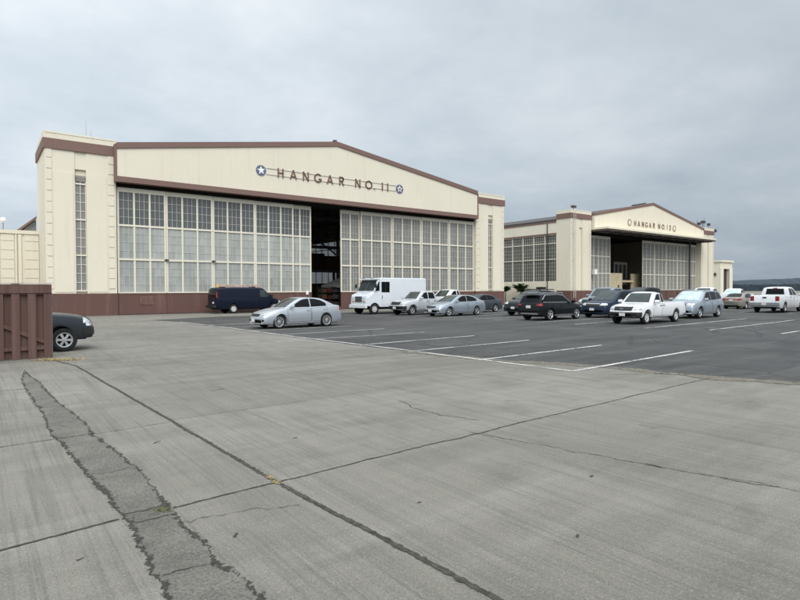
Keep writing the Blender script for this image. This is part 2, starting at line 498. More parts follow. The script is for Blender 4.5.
def sedan(wb=2.6, f=.93, r=1.01, W=1.76, H=1.465, **kw):
    wb0, f0, r0 = 2.6, .93, 1.01; q = lambda p: remap(p, wb0, wb, f0, f, r0, r, H / 1.465)
    kz = H / 1.465
    S = dict(wb=wb, W=W, Rw=.318, Ra=.365, tw=.20, rim=.225, wheel='five', sill=.20, shoulder=.075, tumble=.40, taper_f=.17, taper_r=.14, bulge_f=.26, bulge_r=.13, gbulge=.22, gbulge_r=.16,
        deck=q([(-2.31, .62), (-2.30, .80), (-2.27, 1.01), (-2.18, 1.06), (-1.8, 1.085), (-1.4, 1.05), (.2, 1.0), (.95, .985), (1.2, .955), (1.7, .86), (2.05, .745), (2.17, .66), (2.22, .56), (2.23, .46)]),
        belt=q([(-2.31, .58), (-2.30, .74), (-2.26, .95), (-2.1, 1.0), (-1.5, 1.01), (0, .955), (.9, .915), (1.3, .87), (1.7, .79), (2.0, .70), (2.17, .60), (2.22, .52), (2.23, .43)]),
        roof=q([(-1.92, 1.06), (-1.30, 1.355), (-1.0, 1.43), (-.5, 1.46), (-.1, 1.462), (.15, 1.425), (.45, 1.31), (1.12, .95)]),
        windows=[q([(.70, .985), (.62, 1.03), (.10, 1.31), (-.08, 1.365), (-.30, 1.385), (-.36, 1.385), (-.36, .99)]), q([(-.42, .992), (-.42, 1.387), (-.70, 1.375), (-1.02, 1.30), (-1.28, 1.16), (-1.30, 1.02)])],
        ws=[(-.66, .99 * kz), (.66, .99 * kz), (.52, 1.395 * kz), (-.52, 1.395 * kz)], rw=[(-.60, 1.10 * kz), (.60, 1.10 * kz), (.50, 1.385 * kz), (-.50, 1.385 * kz)],
        doors=[q([(.86, .36), (.86, .90), (-.37, .93), (-.37, .30), (.80, .30)]), q([(-.43, .30), (-.43, .93), (-1.32, .96), (-1.32, .80), (-.92, .30)])],
        mirror=(.62 * wb / 2.6, 1.02 * kz), plate_f=(.40, 0), plate_r=(.80, 0))
    S.update(kw); 
    D = [('headlight', [(.44, .62 * kz), (.80, .70 * kz), (.84, .80 * kz), (.74, .80 * kz), (.50, .72 * kz)], 'front', LAMP, .008, 'pair'),
         ('grille', [(-.40, .58 * kz), (.40, .58 * kz), (.44, .70 * kz), (-.44, .70 * kz)], 'front', PLASTIC, .006),
         ('bumper_intake', [(-.52, .27), (.52, .27), (.46, .40), (-.46, .40)], 'front', GAP, .005),
         ('fog_lamp', [(.60, .33), (.72, .35), (.72, .44), (.62, .44)], 'front', GAP, .007, 'pair'),
         ('tail_light', [(.50, .80 * kz), (.86, .80 * kz), (.86, .96 * kz), (.56, .97 * kz)], 'rear', TAIL, .008, 'pair'),
         ('bumper_lower', [(-.6, .28), (.6, .28), (.55, .38), (-.55, .38)], 'rear', PLASTIC, .005)]
    return S, D

def suv(wb=2.70, f=.95, r=1.0, W=1.9, H=1.72, **kw):
    wb0, f0, r0 = 2.70, .95, 1.0; q = lambda p: remap(p, wb0, wb, f0, f, r0, r, H / 1.72); kz = H / 1.72
    S = dict(wb=wb, W=W, Rw=.355, Ra=.405, tw=.23, rim=.235, wheel='five', sill=.27, shoulder=.06, tumble=.30, taper_f=.13, taper_r=.10, bulge_f=.20, bulge_r=.10, gbulge=.18, gbulge_r=.12,
        deck=q([(-2.35, .60), (-2.345, .85), (-2.33, 1.0), (-2.2, 1.12), (0, 1.12), (1.0, 1.10), (1.25, 1.085), (1.8, 1.02), (2.1, .94), (2.24, .83), (2.29, .70), (2.30, .50)]),
        belt=q([(-2.35, .57), (-2.345, .82), (-2.33, .97), (-2.2, 1.07), (-1.5, 1.07), (0, 1.04), (1.0, 1.02), (1.4, .99), (1.9, .91), (2.15, .83), (2.25, .74), (2.29, .64), (2.30, .46)]),
        roof=q([(-2.32, 1.02), (-2.12, 1.40), (-1.98, 1.60), (-1.75, 1.66), (-1.0, 1.71), (-.2, 1.715), (.12, 1.66), (.40, 1.55), (1.22, 1.06)]),
        windows=[q([(.74, 1.10), (.68, 1.15), (.14, 1.52), (-.02, 1.575), (-.32, 1.60), (-.32, 1.10)]), q([(-.39, 1.10), (-.39, 1.60), (-1.22, 1.59), (-1.22, 1.13)]), q([(-1.30, 1.14), (-1.30, 1.585), (-1.78, 1.55), (-2.0, 1.30), (-2.02, 1.19)])],
        ws=[(-.72, 1.12 * kz), (.72, 1.12 * kz), (.60, 1.62 * kz), (-.60, 1.62 * kz)], rw=[(-.68, 1.14 * kz), (.68, 1.14 * kz), (.58, 1.52 * kz), (-.58, 1.52 * kz)],
        doors=[q([(.90, .42), (.90, 1.0), (-.33, 1.03), (-.33, .36), (.84, .36)]), q([(-.39, .36), (-.39, 1.03), (-1.27, 1.05), (-1.27, .80), (-.98, .42), (-.90, .36)])],
        mirror=(.74 * wb / 2.7, 1.14 * kz), mirror_size=1.15, plate_f=(.55, 0), plate_r=(.92, 0))
    S.update(kw)
    D = [('headlight', [(.46, .78 * kz), (.86, .80 * kz), (.88, .93 * kz), (.52, .92 * kz)], 'front', LAMP, .008, 'pair'),
         ('grille', [(-.42, .72 * kz), (.42, .72 * kz), (.46, .90 * kz), (-.46, .90 * kz)], 'front', PLASTIC, .008),
         ('bumper_intake', [(-.62, .36), (.62, .36), (.56, .50), (-.56, .50)], 'front', GAP, .006),
         ('tail_light', [(.52, .92 * kz), (.90, .92 * kz), (.90, 1.09 * kz), (.58, 1.09 * kz)], 'rear', TAIL, .010, 'pair'),
         ('bumper_lower', [(-.75, .33), (.75, .33), (.72, .47), (-.72, .47)], 'rear', PLASTIC, .006)]
    return S, D

def pickup(wb=3.24, f=.90, r=1.10, W=1.83, H=1.70, cab='access', ride=0., **kw):
    wb0, f0, r0 = 3.24, .90, 1.10; kz = H / 1.70
    q = lambda p: remap(p, wb0, wb, f0, f, r0, r, kz)
    back = {'access': -.30, 'double': -.72, 'single': .12}[cab]
    Q = lambda p: remap(p, wb0, wb, f0, f, r0, r, kz)
    bx = Q([(back, 0)])[0][0]; x_end = -wb / 2 - r
    S = dict(wb=wb, W=W, Rw=.345, Ra=.41, tw=.23, rim=.215, wheel='six', sill=.36, shoulder=.05, tumble=.27, taper_f=.12, taper_r=.015, bulge_f=.17, bulge_r=.0, gbulge=.15, gbulge_r=.0, smooth_roof=1, crown=.06,
        deck=Q([(-2.72, .62), (-2.715, 1.0), (-2.71, 1.10), (-2.66, 1.13), (-1.0, 1.13), (0, 1.13), (.95, 1.12), (1.15, 1.105), (1.9, 1.04), (2.25, .97), (2.40, .88), (2.49, .74), (2.52, .60), (2.52, .46)]),
        belt=Q([(-2.72, .58), (-2.715, .97), (-2.71, 1.08), (-2.66, 1.11), (-1.0, 1.11), (0, 1.075), (.95, 1.05), (1.3, 1.03), (1.9, .97), (2.25, .89), (2.40, .80), (2.49, .68), (2.52, .55), (2.52, .42)]),
        roof=Q([(back, 1.10), (back + .005, 1.22), (back + .07, 1.60), (back + .18, 1.655), (back + .55, 1.69), (.25, 1.695), (.42, 1.66), (.60, 1.585), (1.20, 1.08)]) if cab != 'single' else
             Q([(back, 1.10), (back + .005, 1.22), (back + .06, 1.60), (back + .12, 1.655), (back + .2, 1.69), (.36, 1.69), (.45, 1.66), (.60, 1.585), (1.20, 1.08)]),
        bed=(x_end + .06, bx - .035), bedfloor=.62 * kz,
        ws=[(-.68, 1.13 * kz), (.68, 1.13 * kz), (.57, 1.61 * kz), (-.57, 1.61 * kz)], rw=[(-.62, 1.18 * kz), (.62, 1.18 * kz), (.56, 1.56 * kz), (-.56, 1.56 * kz)],
        mirror=(.80 * wb / 3.24, 1.17 * kz), mirror_size=1.15, plate_f=(.52 * kz, 0), plate_r=(.60 * kz, 0), plate_r_out=.10, handlemat=PLASTIC)
    if cab == 'access':
        S['windows'] = [Q([(.84, 1.13), (.78, 1.19), (.40, 1.52), (.24, 1.57), (.10, 1.575), (.10, 1.13)]), Q([(.02, 1.14), (.02, 1.575), (-.16, 1.57), (-.22, 1.20), (-.20, 1.14)])]
        S['doors'] = [Q([(.98, .48), (.98, 1.03), (.06, 1.06), (.06, .42), (.92, .42)]), Q([(.02, .42), (.02, 1.06), (-.25, 1.07), (-.25, .42)])]
    elif cab == 'double':
        S['windows'] = [Q([(.84, 1.13), (.78, 1.19), (.40, 1.52), (.24, 1.57), (.08, 1.575), (.08, 1.13)]), Q([(0, 1.14), (0, 1.575), (-.52, 1.56), (-.60, 1.20), (-.58, 1.14)])]
        S['doors'] = [Q([(.98, .48), (.98, 1.03), (.05, 1.06), (.05, .42), (.92, .42)]), Q([(0, .42), (0, 1.06), (-.66, 1.08), (-.66, .42)])]
    else:
        S['windows'] = [Q([(.84, 1.13), (.78, 1.19), (.42, 1.52), (.32, 1.56), (.22, 1.56), (.22, 1.13)])]
        S['doors'] = [Q([(.98, .48), (.98, 1.03), (.17, 1.06), (.17, .42), (.92, .42)])]
    S.update(kw)
    bumper = S.get('bumpermat', PLASTIC)
    D = [('headlight', [(.50, .76 * kz), (.90, .78 * kz), (.90, .95 * kz), (.58, .93 * kz)], 'front', LAMP, .010, 'pair'),
         ('grille', [(-.46, .72 * kz), (.46, .72 * kz), (.50, .92 * kz), (-.50, .92 * kz)], 'front', S.get('grillemat', PLASTIC), .012),
         ('front_bumper', [(-.95, .40 * kz), (.95, .40 * kz), (.95, .64 * kz), (-.95, .64 * kz)], 'front', bumper, .022),
         ('bumper_intake', [(-.40, .44 * kz), (.40, .44 * kz), (.40, .56 * kz), (-.40, .56 * kz)], 'front', GAP, .026),
         ('tailgate_seam', [(-.70, .66 * kz), (-.688, .66 * kz), (-.688, 1.09 * kz), (-.70, 1.09 * kz)], 'rear', GAP, .004, 'pair'),
         ('tail_light', [(.72, .78 * kz), (.93, .78 * kz), (.93, 1.06 * kz), (.72, 1.06 * kz)], 'rear', TAIL, .012, 'pair')]
    return S, D
def rear_bumper(root, x, W, z0, z1, m):
    b = MB().box(x - .13, x + .02, -W / 2 + .04, W / 2 - .04, z0, z1)
    return b.build('rear_bumper', m, root, 0, .03)
def tailgate_handle(root, x, z):
    MB().box(x - .02, x + .01, -.13, .13, z - .045, z + .045).build('tailgate_handle', PLASTIC, root, 0, .01)
def roof_rails(root, x0, x1, y, z, m):
    for sg in (1, -1):
        r = MB(); r.tube((x0, sg * y, z), (x1, sg * y, z), .018); r.box(x0, x0 + .08, sg * y - .02, sg * y + .02, z - .06, z); r.box(x1 - .08, x1, sg * y - .02, sg * y + .02, z - .06, z)
        r.build('roof_rail', m, root)

# ================================================================== VEHICLES
H_W = 182.5; H_E = 2.5
S, D = sedan(paint=P_SILVER, wheel='ten', rim=.235)
D += [('side_skirt', [(-.94, .19), (.94, .19), (.94, .27), (-.94, .27)], 'side', P_SILVER, .018)]
vehicle('parked_car', S, 'silver sedan alone in the nearest row with its nose towards the dark blue van', 'car', (12.55, 25.13), H_W, D)

S, D = sedan(wb=2.775, f=.95, r=1.08, W=1.82, H=1.46, paint=P_SILVER2, rim=.225)
vehicle('parked_car', S, 'silver-blue sedan parked in front of the silver double cab pickup', 'car', (26.66, 28.86), H_W, D)

S, D = sedan(wb=2.68, f=.92, r=1.05, W=1.80, H=1.45, paint=P_GREY, rim=.225)
vehicle('parked_car', S, 'dark grey sedan behind the silver-blue sedan, only its rear half showing', 'car', (31.95, 32.0), H_W, D)

S, D = sedan(wb=2.72, f=.95, r=1.08, W=1.80, H=1.43, paint=P_TAN, rim=.205)
D += [('rear_light_band', [(-.5, .84), (.5, .84), (.5, .92), (-.5, .92)], 'rear', TAIL, .006)]
vehicle('parked_car', S, 'tan sedan seen from behind, left of the large white pickup', 'car', (55.5, 21.75), H_E, D)

S, D = sedan(wb=2.7, f=.93, r=1.02, W=1.80, H=1.45, paint=P_NAVY)
vehicle('parked_car', S, 'dark blue car cut off by the right edge of the view', 'car', (49.0, 13.72), H_E, D)

# black crossover seen from behind
S, D = suv(wb=2.67, f=.85, r=.93, W=1.82, H=1.60, paint=P_BLACK, Rw=.345, Ra=.385, rim=.245, sill=.25)
D += [('side_cladding', [(-1.0, .24), (1.0, .24), (1.0, .34), (-1.0, .34)], 'side', GREYMET, .012),
      ('window_trim', [(.70, 1.04), (.70, 1.018), (-1.92, 1.05), (-1.92, 1.075)], 'uside', CHROME, .010),
      ('window_trim', [(.74, 1.035), (.70, 1.03), (.10, 1.435), (.12, 1.46)], 'uside', CHROME, .010),
      ('window_trim', [(.12, 1.46), (.10, 1.43), (-.42, 1.49), (-.42, 1.515)], 'uside', CHROME, .010),
      ('window_trim', [(-.42, 1.515), (-.42, 1.49), (-1.62, 1.455), (-1.66, 1.48)], 'uside', CHROME, .010),
      ('window_trim', [(-1.66, 1.48), (-1.62, 1.45), (-1.91, 1.20), (-1.96, 1.22)], 'uside', CHROME, .010),
      ('tail_light_wrap', [(-2.3, .86), (-1.98, .90), (-2.02, 1.0), (-2.3, 1.02)], 'side', TAIL, .010),
      ('tail_emblem', [(-.05, .94), (.05, .94), (.05, 1.0), (-.05, 1.0)], 'rear', CHROME, .006),
      ('rear_skid_plate', [(-.6, .36), (.6, .36), (.56, .44), (-.56, .44)], 'rear', GREYMET, .012)]
S['plate_r'] = (.80, 0)
r = vehicle('parked_suv', S, 'black crossover with its rear towards us, red tail lights and a pale number plate', 'car', (27.62, 21.30), H_E, D)
roof_rails(r, -1.5, .2, .60, 1.60, CHROME)
MB().prism([(-2.22, 1.53), (-1.9, 1.565), (-1.9, 1.595), (-2.24, 1.56)], -.52, .52).build('roof_spoiler', P_BLACK, r)

S, D = suv(wb=2.79, f=.95, r=1.05, W=1.91, H=1.72, paint=P_BLUE, rim=.235)
D += [('grille_bar', [(-.44, .87), (.44, .87), (.44, .90), (-.44, .90)], 'front', CHROME, .014)]
r = vehicle('parked_suv', S, 'slate blue SUV behind the white extended cab pickup, facing the black crossover', 'car', (32.89, 20.62), H_W, D)
roof_rails(r, -1.6, .1, .66, 1.735, GREYMET)

S, D = suv(wb=2.70, f=.96, r=1.10, W=1.95, H=1.73, paint=P_SILVER2, wsglass=SHADE, rim=.23)
D += [('grille_bar', [(-.40, .76), (.40, .76), (.42, .88), (-.42, .88)], 'front', GREYMET, .012)]
r = vehicle('parked_suv', S, 'silver SUV with a pale sunshade across its windscreen, tail end of the white extended cab pickup', 'car', (36.0, 16.85), H_W, D)
r['label'] = 'silver SUV with a pale sunshade filling its windscreen'
roof_rails(r, -1.6, .1, .66, 1.745, GREYMET)

S, D = suv(wb=2.65, f=.85, r=1.0, W=1.87, H=1.76, paint=P_DKGREY, rim=.22, taper_f=.08, bulge_f=.10)
r = vehicle('parked_suv', S, 'dark SUV with a rack on its roof, half hidden behind the black crossover', 'car', (31.35, 25.85), H_W, D)
roof_rails(r, -1.7, .0, .62, 1.79, PLASTIC)
m = MB()
for x in (-1.5, -.9, -.2): m.box(x - .03, x + .03, -.66, .66, 1.79, 1.83)
m.box(-1.2, -.7, -.2, .3, 1.83, 1.98); m.build('roof_rack', PLASTIC, r)

S, D = suv(wb=2.95, f=1.0, r=1.15, W=2.02, H=1.98, paint=P_BLACK, rim=.24)
r = vehicle('parked_suv', S, 'tall black SUV behind the mid grey pickup, only its roof showing', 'car', (45.6, 25.9), H_W, D)

# pickups
S, D = pickup(paint=P_WHITE, W=1.80, H=1.66, f=.88, r=1.08, rimmat=RIMW)
r = vehicle('pickup_truck', S, 'white extended cab pickup with black bumper and grille in the near row', 'pickup', (28.55, 15.86), H_W, D)
rear_bumper(r, -2.70, 1.80, .42, .58, PLASTIC)
MB().box(2.52, 2.55, -.09, .09, .77, .82).build('grille_badge', CHROME, r)

S, D = pickup(paint=P_SILVERW, W=1.88, H=1.75, cab='double', f=.92, r=1.12)
r = vehicle('pickup_truck', S, 'silver double cab pickup beside the white step van', 'pickup', (26.22, 32.02), H_W, D)
rear_bumper(r, -2.74, 1.88, .44, .60, CHROME)

S, D = pickup(wb=3.6, f=.95, r=1.2, paint=P_WHITE, W=2.0, H=1.86, bumpermat=CHROME)
r = vehicle('pickup_truck', S, 'white pickup behind the silver-blue sedan, only its cab showing above the dark grey sedan', 'pickup', (32.3, 35.5), H_W, D)
rear_bumper(r, -3.0, 2.0, .5, .66, CHROME)

S, D = pickup(wb=3.6, f=.95, r=1.2, paint=P_MIDGREY, W=2.0, H=1.95, cab='double', bumpermat=CHROME)
r = vehicle('pickup_truck', S, 'mid grey double cab pickup, its roof showing above the slate blue SUV', 'pickup', (37.3, 23.7), H_W, D)
rear_bumper(r, -3.0, 2.0, .5, .66, CHROME)

S, D = pickup(wb=3.7, f=.98, r=1.22, paint=P_WHITE, W=2.03, H=1.95, cab='double', bumpermat=CHROME, Rw=.39, Ra=.46, rim=.245, wheel='five')
D += [('high_brake_light', [(-.14, 1.80), (.14, 1.80), (.14, 1.85), (-.14, 1.85)], 'urear', TAIL, .02)]
S['plate_r'] = (.66, 0); S['plate_r_out'] = .145
r = vehicle('pickup_truck', S, 'large white pickup at the right with its tailgate and grey rear bumper towards us', 'pickup', (49.45, 16.75), H_E, D)
rear_bumper(r, -3.07, 2.03, .54, .78, GREYMET); tailgate_handle(r, -3.075, 1.14)

S, D = pickup(wb=3.6, f=.95, r=1.2, paint=P_WHITE, W=2.0, H=1.96, cab='access', bumpermat=CHROME)
r = vehicle('pickup_truck', S, 'white pickup behind the silver SUV with the sunshade, its cab top showing', 'pickup', (55.3, 24.7), H_W, D)
rear_bumper(r, -3.0, 2.0, .5, .66, CHROME)

S, D = pickup(wb=3.5, f=.95, r=1.2, paint=P_WHITE, W=1.95, H=1.84, cab='access', wsglass=SHADE, bumpermat=CHROME)
r = vehicle('pickup_truck', S, 'farthest white pickup with a pale windscreen, showing just above the roof of the tan sedan', 'pickup', (68.0, 27.3), H_W, D)
rear_bumper(r, -2.95, 1.95, .5, .66, CHROME)

S, D = pickup(paint=P_DKGREY, W=1.82, H=1.80, taper_f=.10, bulge_f=.22, f=.90, r=1.1, Rw=.345, rim=.225, rimmat=RIM)
D += [('corner_lamp', [(2.20, .74), (2.45, .74), (2.45, .90), (2.16, .93)], 'side', LAMP, .008)]
r = vehicle('pickup_truck', S, 'charcoal pickup nosing out from behind the brown wooden fence', 'pickup', (.40, 19.95), H_E, D)
rear_bumper(r, -2.74, 1.82, .42, .58, PLASTIC)

# dark blue panel van along the hangar door
q = lambda p: p
S = dict(paint=P_NAVY, wb=3.43, W=2.01, Rw=.37, Ra=.43, tw=.23, rim=.22, wheel='steel', rimmat=RIMW, sill=.34, shoulder=.03, tumble=.13, taper_f=.16, taper_r=.03, bulge_f=.2, bulge_r=.05, gbulge=.16, gbulge_r=.03, crown=.10, smooth_roof=1,
    deck=[(-3.12, .60), (-3.115, 1.0), (-3.1, 1.25), (-2.9, 1.28), (0, 1.28), (1.6, 1.27), (1.85, 1.24), (2.3, 1.12), (2.48, 1.0), (2.54, .85), (2.56, .60), (2.56, .5)],
    belt=[(-3.12, .55), (-3.115, .95), (-3.1, 1.2), (-2.9, 1.22), (0, 1.22), (1.6, 1.20), (2.0, 1.12), (2.35, 1.0), (2.5, .86), (2.55, .72), (2.56, .5), (2.56, .45)],
    roof=[(-3.11, 1.2), (-3.10, 1.5), (-3.04, 1.98), (-2.9, 2.06), (-1.5, 2.09), (.6, 2.08), (.85, 2.02), (1.05, 1.90), (1.80, 1.22)],
    windows=[[(1.42, 1.28), (1.36, 1.34), (.98, 1.78), (.86, 1.84), (.52, 1.86), (.52, 1.30)]],
    sideglass=WSGLASS, ws=[(-.80, 1.26), (.80, 1.26), (.70, 1.96), (-.70, 1.96)], rw=[(-.80, 1.32), (.80, 1.32), (.76, 1.88), (-.76, 1.88)],
    doors=[[(1.45, .46), (1.45, 1.16), (.45, 1.19), (.45, .42), (1.36, .42)], [(.38, .42), (.38, 1.19), (-1.0, 1.19), (-1.0, .42)]],
    mirror=(1.36, 1.36), mirror_size=1.6, mirrormat=PLASTIC, plate_r=(.86, -.35), handlemat=PLASTIC)
D = [('tail_light', [(.90, 1.28), (.985, 1.28), (.965, 1.72), (.89, 1.72)], 'urear', TAIL, .012), ('tail_light', [(-.90, 1.28), (-.985, 1.28), (-.965, 1.72), (-.89, 1.72)], 'urear', TAIL, .012),
     ('tail_lens', [(-3.13, 1.26), (-2.98, 1.26), (-3.0, 1.70), (-3.13, 1.70)], 'uside', TAIL, .014),
     ('side_panel_groove', [(-2.95, .98), (1.4, .98), (1.4, 1.0), (-2.95, 1.0)], 'side', GAP, .004),
     ('door_split', [(-.008, .5), (.008, .5), (.008, 1.25), (-.008, 1.25)], 'rear', GAP, .006),
     ('headlight', [(.58, .78), (.92, .78), (.92, .98), (.62, .98)], 'front', LAMP, .01, 'pair'), ('grille', [(-.5, .74), (.5, .74), (.5, .98), (-.5, .98)], 'front', PLASTIC, .008)]
r = vehicle('panel_van', S, 'dark blue panel van parked along the closed hangar door', 'van', (17.85, 44.05), 1.5, D)
rear_bumper(r, -3.12, 2.0, .46, .66, PLASTIC)
# ladder on the van's roof
e = empty('ladder', (16.4, 43.75, 2.10), radians(1.5), 'faded pink and white ladder lying on the roof of the dark blue van', 'ladder')
lad = mat('faded_pink_paint', (.42, .29, .26), .7, var=.5, vscale=5); ladw = mat('faded_white_paint', (.62, .58, .54), .6, var=.3, vscale=6)
MB().box(-1.2, 2.35, -.23, -.19, .02, .17).build('side_rail', lad, e); MB().box(-1.2, 2.35, .19, .23, .02, .17).build('side_rail', ladw, e)
m = MB()
for k in range(12): m.tube((-1.05 + k * .295, -.2, .09), (-1.05 + k * .295, .2, .09), .016)
m.build('rung', ladw, e)
for x in (-.9, 1.6): MB().box(x - .03, x + .03, -.6, .6, -.03, .02).build('roof_bar', PLASTIC, e)
t = MB(); t.lathe_y([(.15, 0), (.13, .05), (.04, .30), (.001, .31)], 16); o = t.build('traffic_cone', mat('faded_yellow', (.50, .30, .05), .6), None, 40)
o.rotation_euler = (pi / 2, 0, .4); o.location = (15.15, 43.8, 2.10); tag(o, 'yellow-orange cone on the rear end of the dark blue van roof', 'traffic cone')

# white step van -----------------------------------------------------
sv = empty('step_van', (25.42, 35.28, 0), radians(H_W), 'boxy white step van with black windscreen beside the open hangar door', 'van', 'vehicles parked in the lot')
m = MB(); m.prism([(1.46, .52), (1.46, 2.62), (1.36, 2.72), (-3.12, 2.72), (-3.2, 2.66), (-3.2, .52)], -1.09, 1.09)
m.build('body', P_CREAMW, sv, 0, .05)
m = MB(); m.prism([(2.60, .62), (2.66, .90), (2.65, 1.36), (2.56, 1.47), (2.02, 1.68), (1.45, 1.72), (1.45, .95), (1.52, .95)], -.98, .98)
m.build('hood', P_CREAMW, sv, 0, .06)
m = MB(); m.prism([(1.45, 1.68), (2.0, 1.68), (1.60, 2.60), (1.45, 2.62)], -1.03, 1.03); m.build('cab_front', P_CREAMW, sv, 0, .03)
for sg in (1, -1):   # the skirts beside the hood and over the wheels
    m = MB(); y0, y1 = (.90, 1.07) if sg > 0 else (-1.07, -.90)
    pr = [(2.62, .66), (2.58, 1.22), (2.0, 1.60), (1.45, 1.70), (1.45, .60)] + [(1.95 + .47 * cos(t), .40 + .47 * sin(t)) for t in [radians(a) for a in (155, 135, 110, 90, 70, 45, 25)]]
    m.prism(pr, y0, y1); m.build('fender', P_CREAMW, sv)
m = MB(); m.prism([(1.985, 1.76), (1.66, 2.50), (1.68, 2.51), (2.005, 1.77)], -.95, -.03); m.build('windscreen', WSGLASS, sv)
m = MB(); m.prism([(1.985, 1.76), (1.66, 2.50), (1.68, 2.51), (2.005, 1.77)], .03, .95); m.build('windscreen', WSGLASS, sv)
MB().prism([(1.3, 2.60), (1.90, 2.58), (1.88, 2.66), (1.3, 2.73)], -1.06, 1.06).build('sun_visor', P_CREAMW, sv, 0, .02)
for sg in (1, -1):
    ya, yb = (1.085, 1.10) if sg > 0 else (-1.10, -1.085)
    d = MB().box(.50, 1.38, ya, yb + .005 * sg, .70, 2.50).build('door', P_CREAMW, sv)
    m = MB(); yo = 1.108 * sg
    m.box(.56, 1.34, min(yo, yo - .02 * sg), max(yo, yo - .02 * sg), 1.62, 2.42); m.build('door_window', CARGLASS, d)
    MB().box(.94, .97, 1.10 * sg - .015, 1.10 * sg + .015, 1.62, 2.42).build('window_bar', PLASTIC, d)
    MB().box(1.26, 1.30, 1.11 * sg - .02, 1.11 * sg + .02, 1.15, 1.40).build('handle', PLASTIC, d)
    m = MB(); m.prism([(1.48, 1.74), (1.88, 1.74), (1.56, 2.42), (1.48, 2.44)], 1.034 * sg - .006, 1.034 * sg + .006); m.build('quarter_window', CARGLASS, sv)
    m = MB(); m.box(2.635, 2.685, sg * .68 - .16, sg * .68 + .16, .98, 1.30); h = m.build('headlight', P_CREAMW, sv, 0, .02)
    MB().lathe_y([(.001, 0), (.085, .005), (.1, .03)], 20).build('lamp_lens', LAMP, h, 40)
    ll = bpy.data.objects[h.children[0].name]; ll.rotation_euler = (0, 0, pi / 2); ll.location = (2.688, sg * .68, 1.15)
    MB().box(2.645, 2.69, sg * .68 - .12, sg * .68 + .12, .90, .97).build('indicator', AMBER, sv)
    m = MB(); m.bar((1.75, sg * 1.06, 2.3), (2.0, sg * 1.24, 2.2), .02); m.box(1.96, 2.02, sg * 1.26 - .09, sg * 1.26 + .09, 1.95, 2.25); m.build('wing_mirror', PLASTIC, sv)
    m = MB(); m.box(1.70, 1.86, sg * .52 - .09, sg * .52 + .09, 2.655, 2.70); m.build('marker_lamp', PLASTIC, sv)
m = MB(); m.box(2.62, 2.68, -.44, .44, .90, 1.33); g = m.build('grille', GREYMET, sv)
m = MB()
for k in range(5): m.box(2.675, 2.69, -.39, .39, .94 + k * .08, .985 + k * .08)
m.build('grille_slats', PLASTIC, g)
MB().box(2.62, 2.80, -1.06, 1.06, .46, .72).build('front_bumper', P_CREAMW, sv, 0, .03)
MB().box(2.80, 2.812, -.15, .15, .50, .65).build('number_plate', PLATE, sv)
MB().box(-3.30, -3.18, -1.05, 1.05, .46, .62).build('rear_bumper', PLASTIC, sv, 0, .02)
MB().box(-3.0, 2.4, -.72, .72, .36, .60).build('chassis', GAP, sv)
for sg in (1, -1): MB().box(-3.0, 1.35, 1.085 * sg - .012, 1.085 * sg + .012, .90, .93).build('rub_rail', GREYMET, sv)
ty, hb, rm = make_wheel(.40, .24, .23, 'steel', RIMW); meshes = None
for xw in (1.95, -1.95):
    for sg in (1, -1):
        if meshes is None:
            w = hb.build('wheel', GAP, sv, 40); t = ty.build('tyre', TYRE, w, 40); rr = rm.build('rim', RIMW, w, 40); meshes = (w.data, t.data, rr.data)
        else:
            w = bpy.data.objects.new('wheel', meshes[0]); t = bpy.data.objects.new('tyre', meshes[1]); rr = bpy.data.objects.new('rim', meshes[2])
            for o in (w, t, rr): COL.objects.link(o)
            w.parent = sv; t.parent = w; rr.parent = w
        w.location = (xw, sg * .94, .40); w.rotation_euler = (0, 0, pi if sg > 0 else 0)
for sg in (1, -1): MB().prism([(-1.95 + .46 * cos(radians(a)), .52 + .40 * sin(radians(a))) for a in range(0, 181, 15)], 1.093 * sg - .004, 1.093 * sg + .004).build('wheel_arch', GAP, sv)

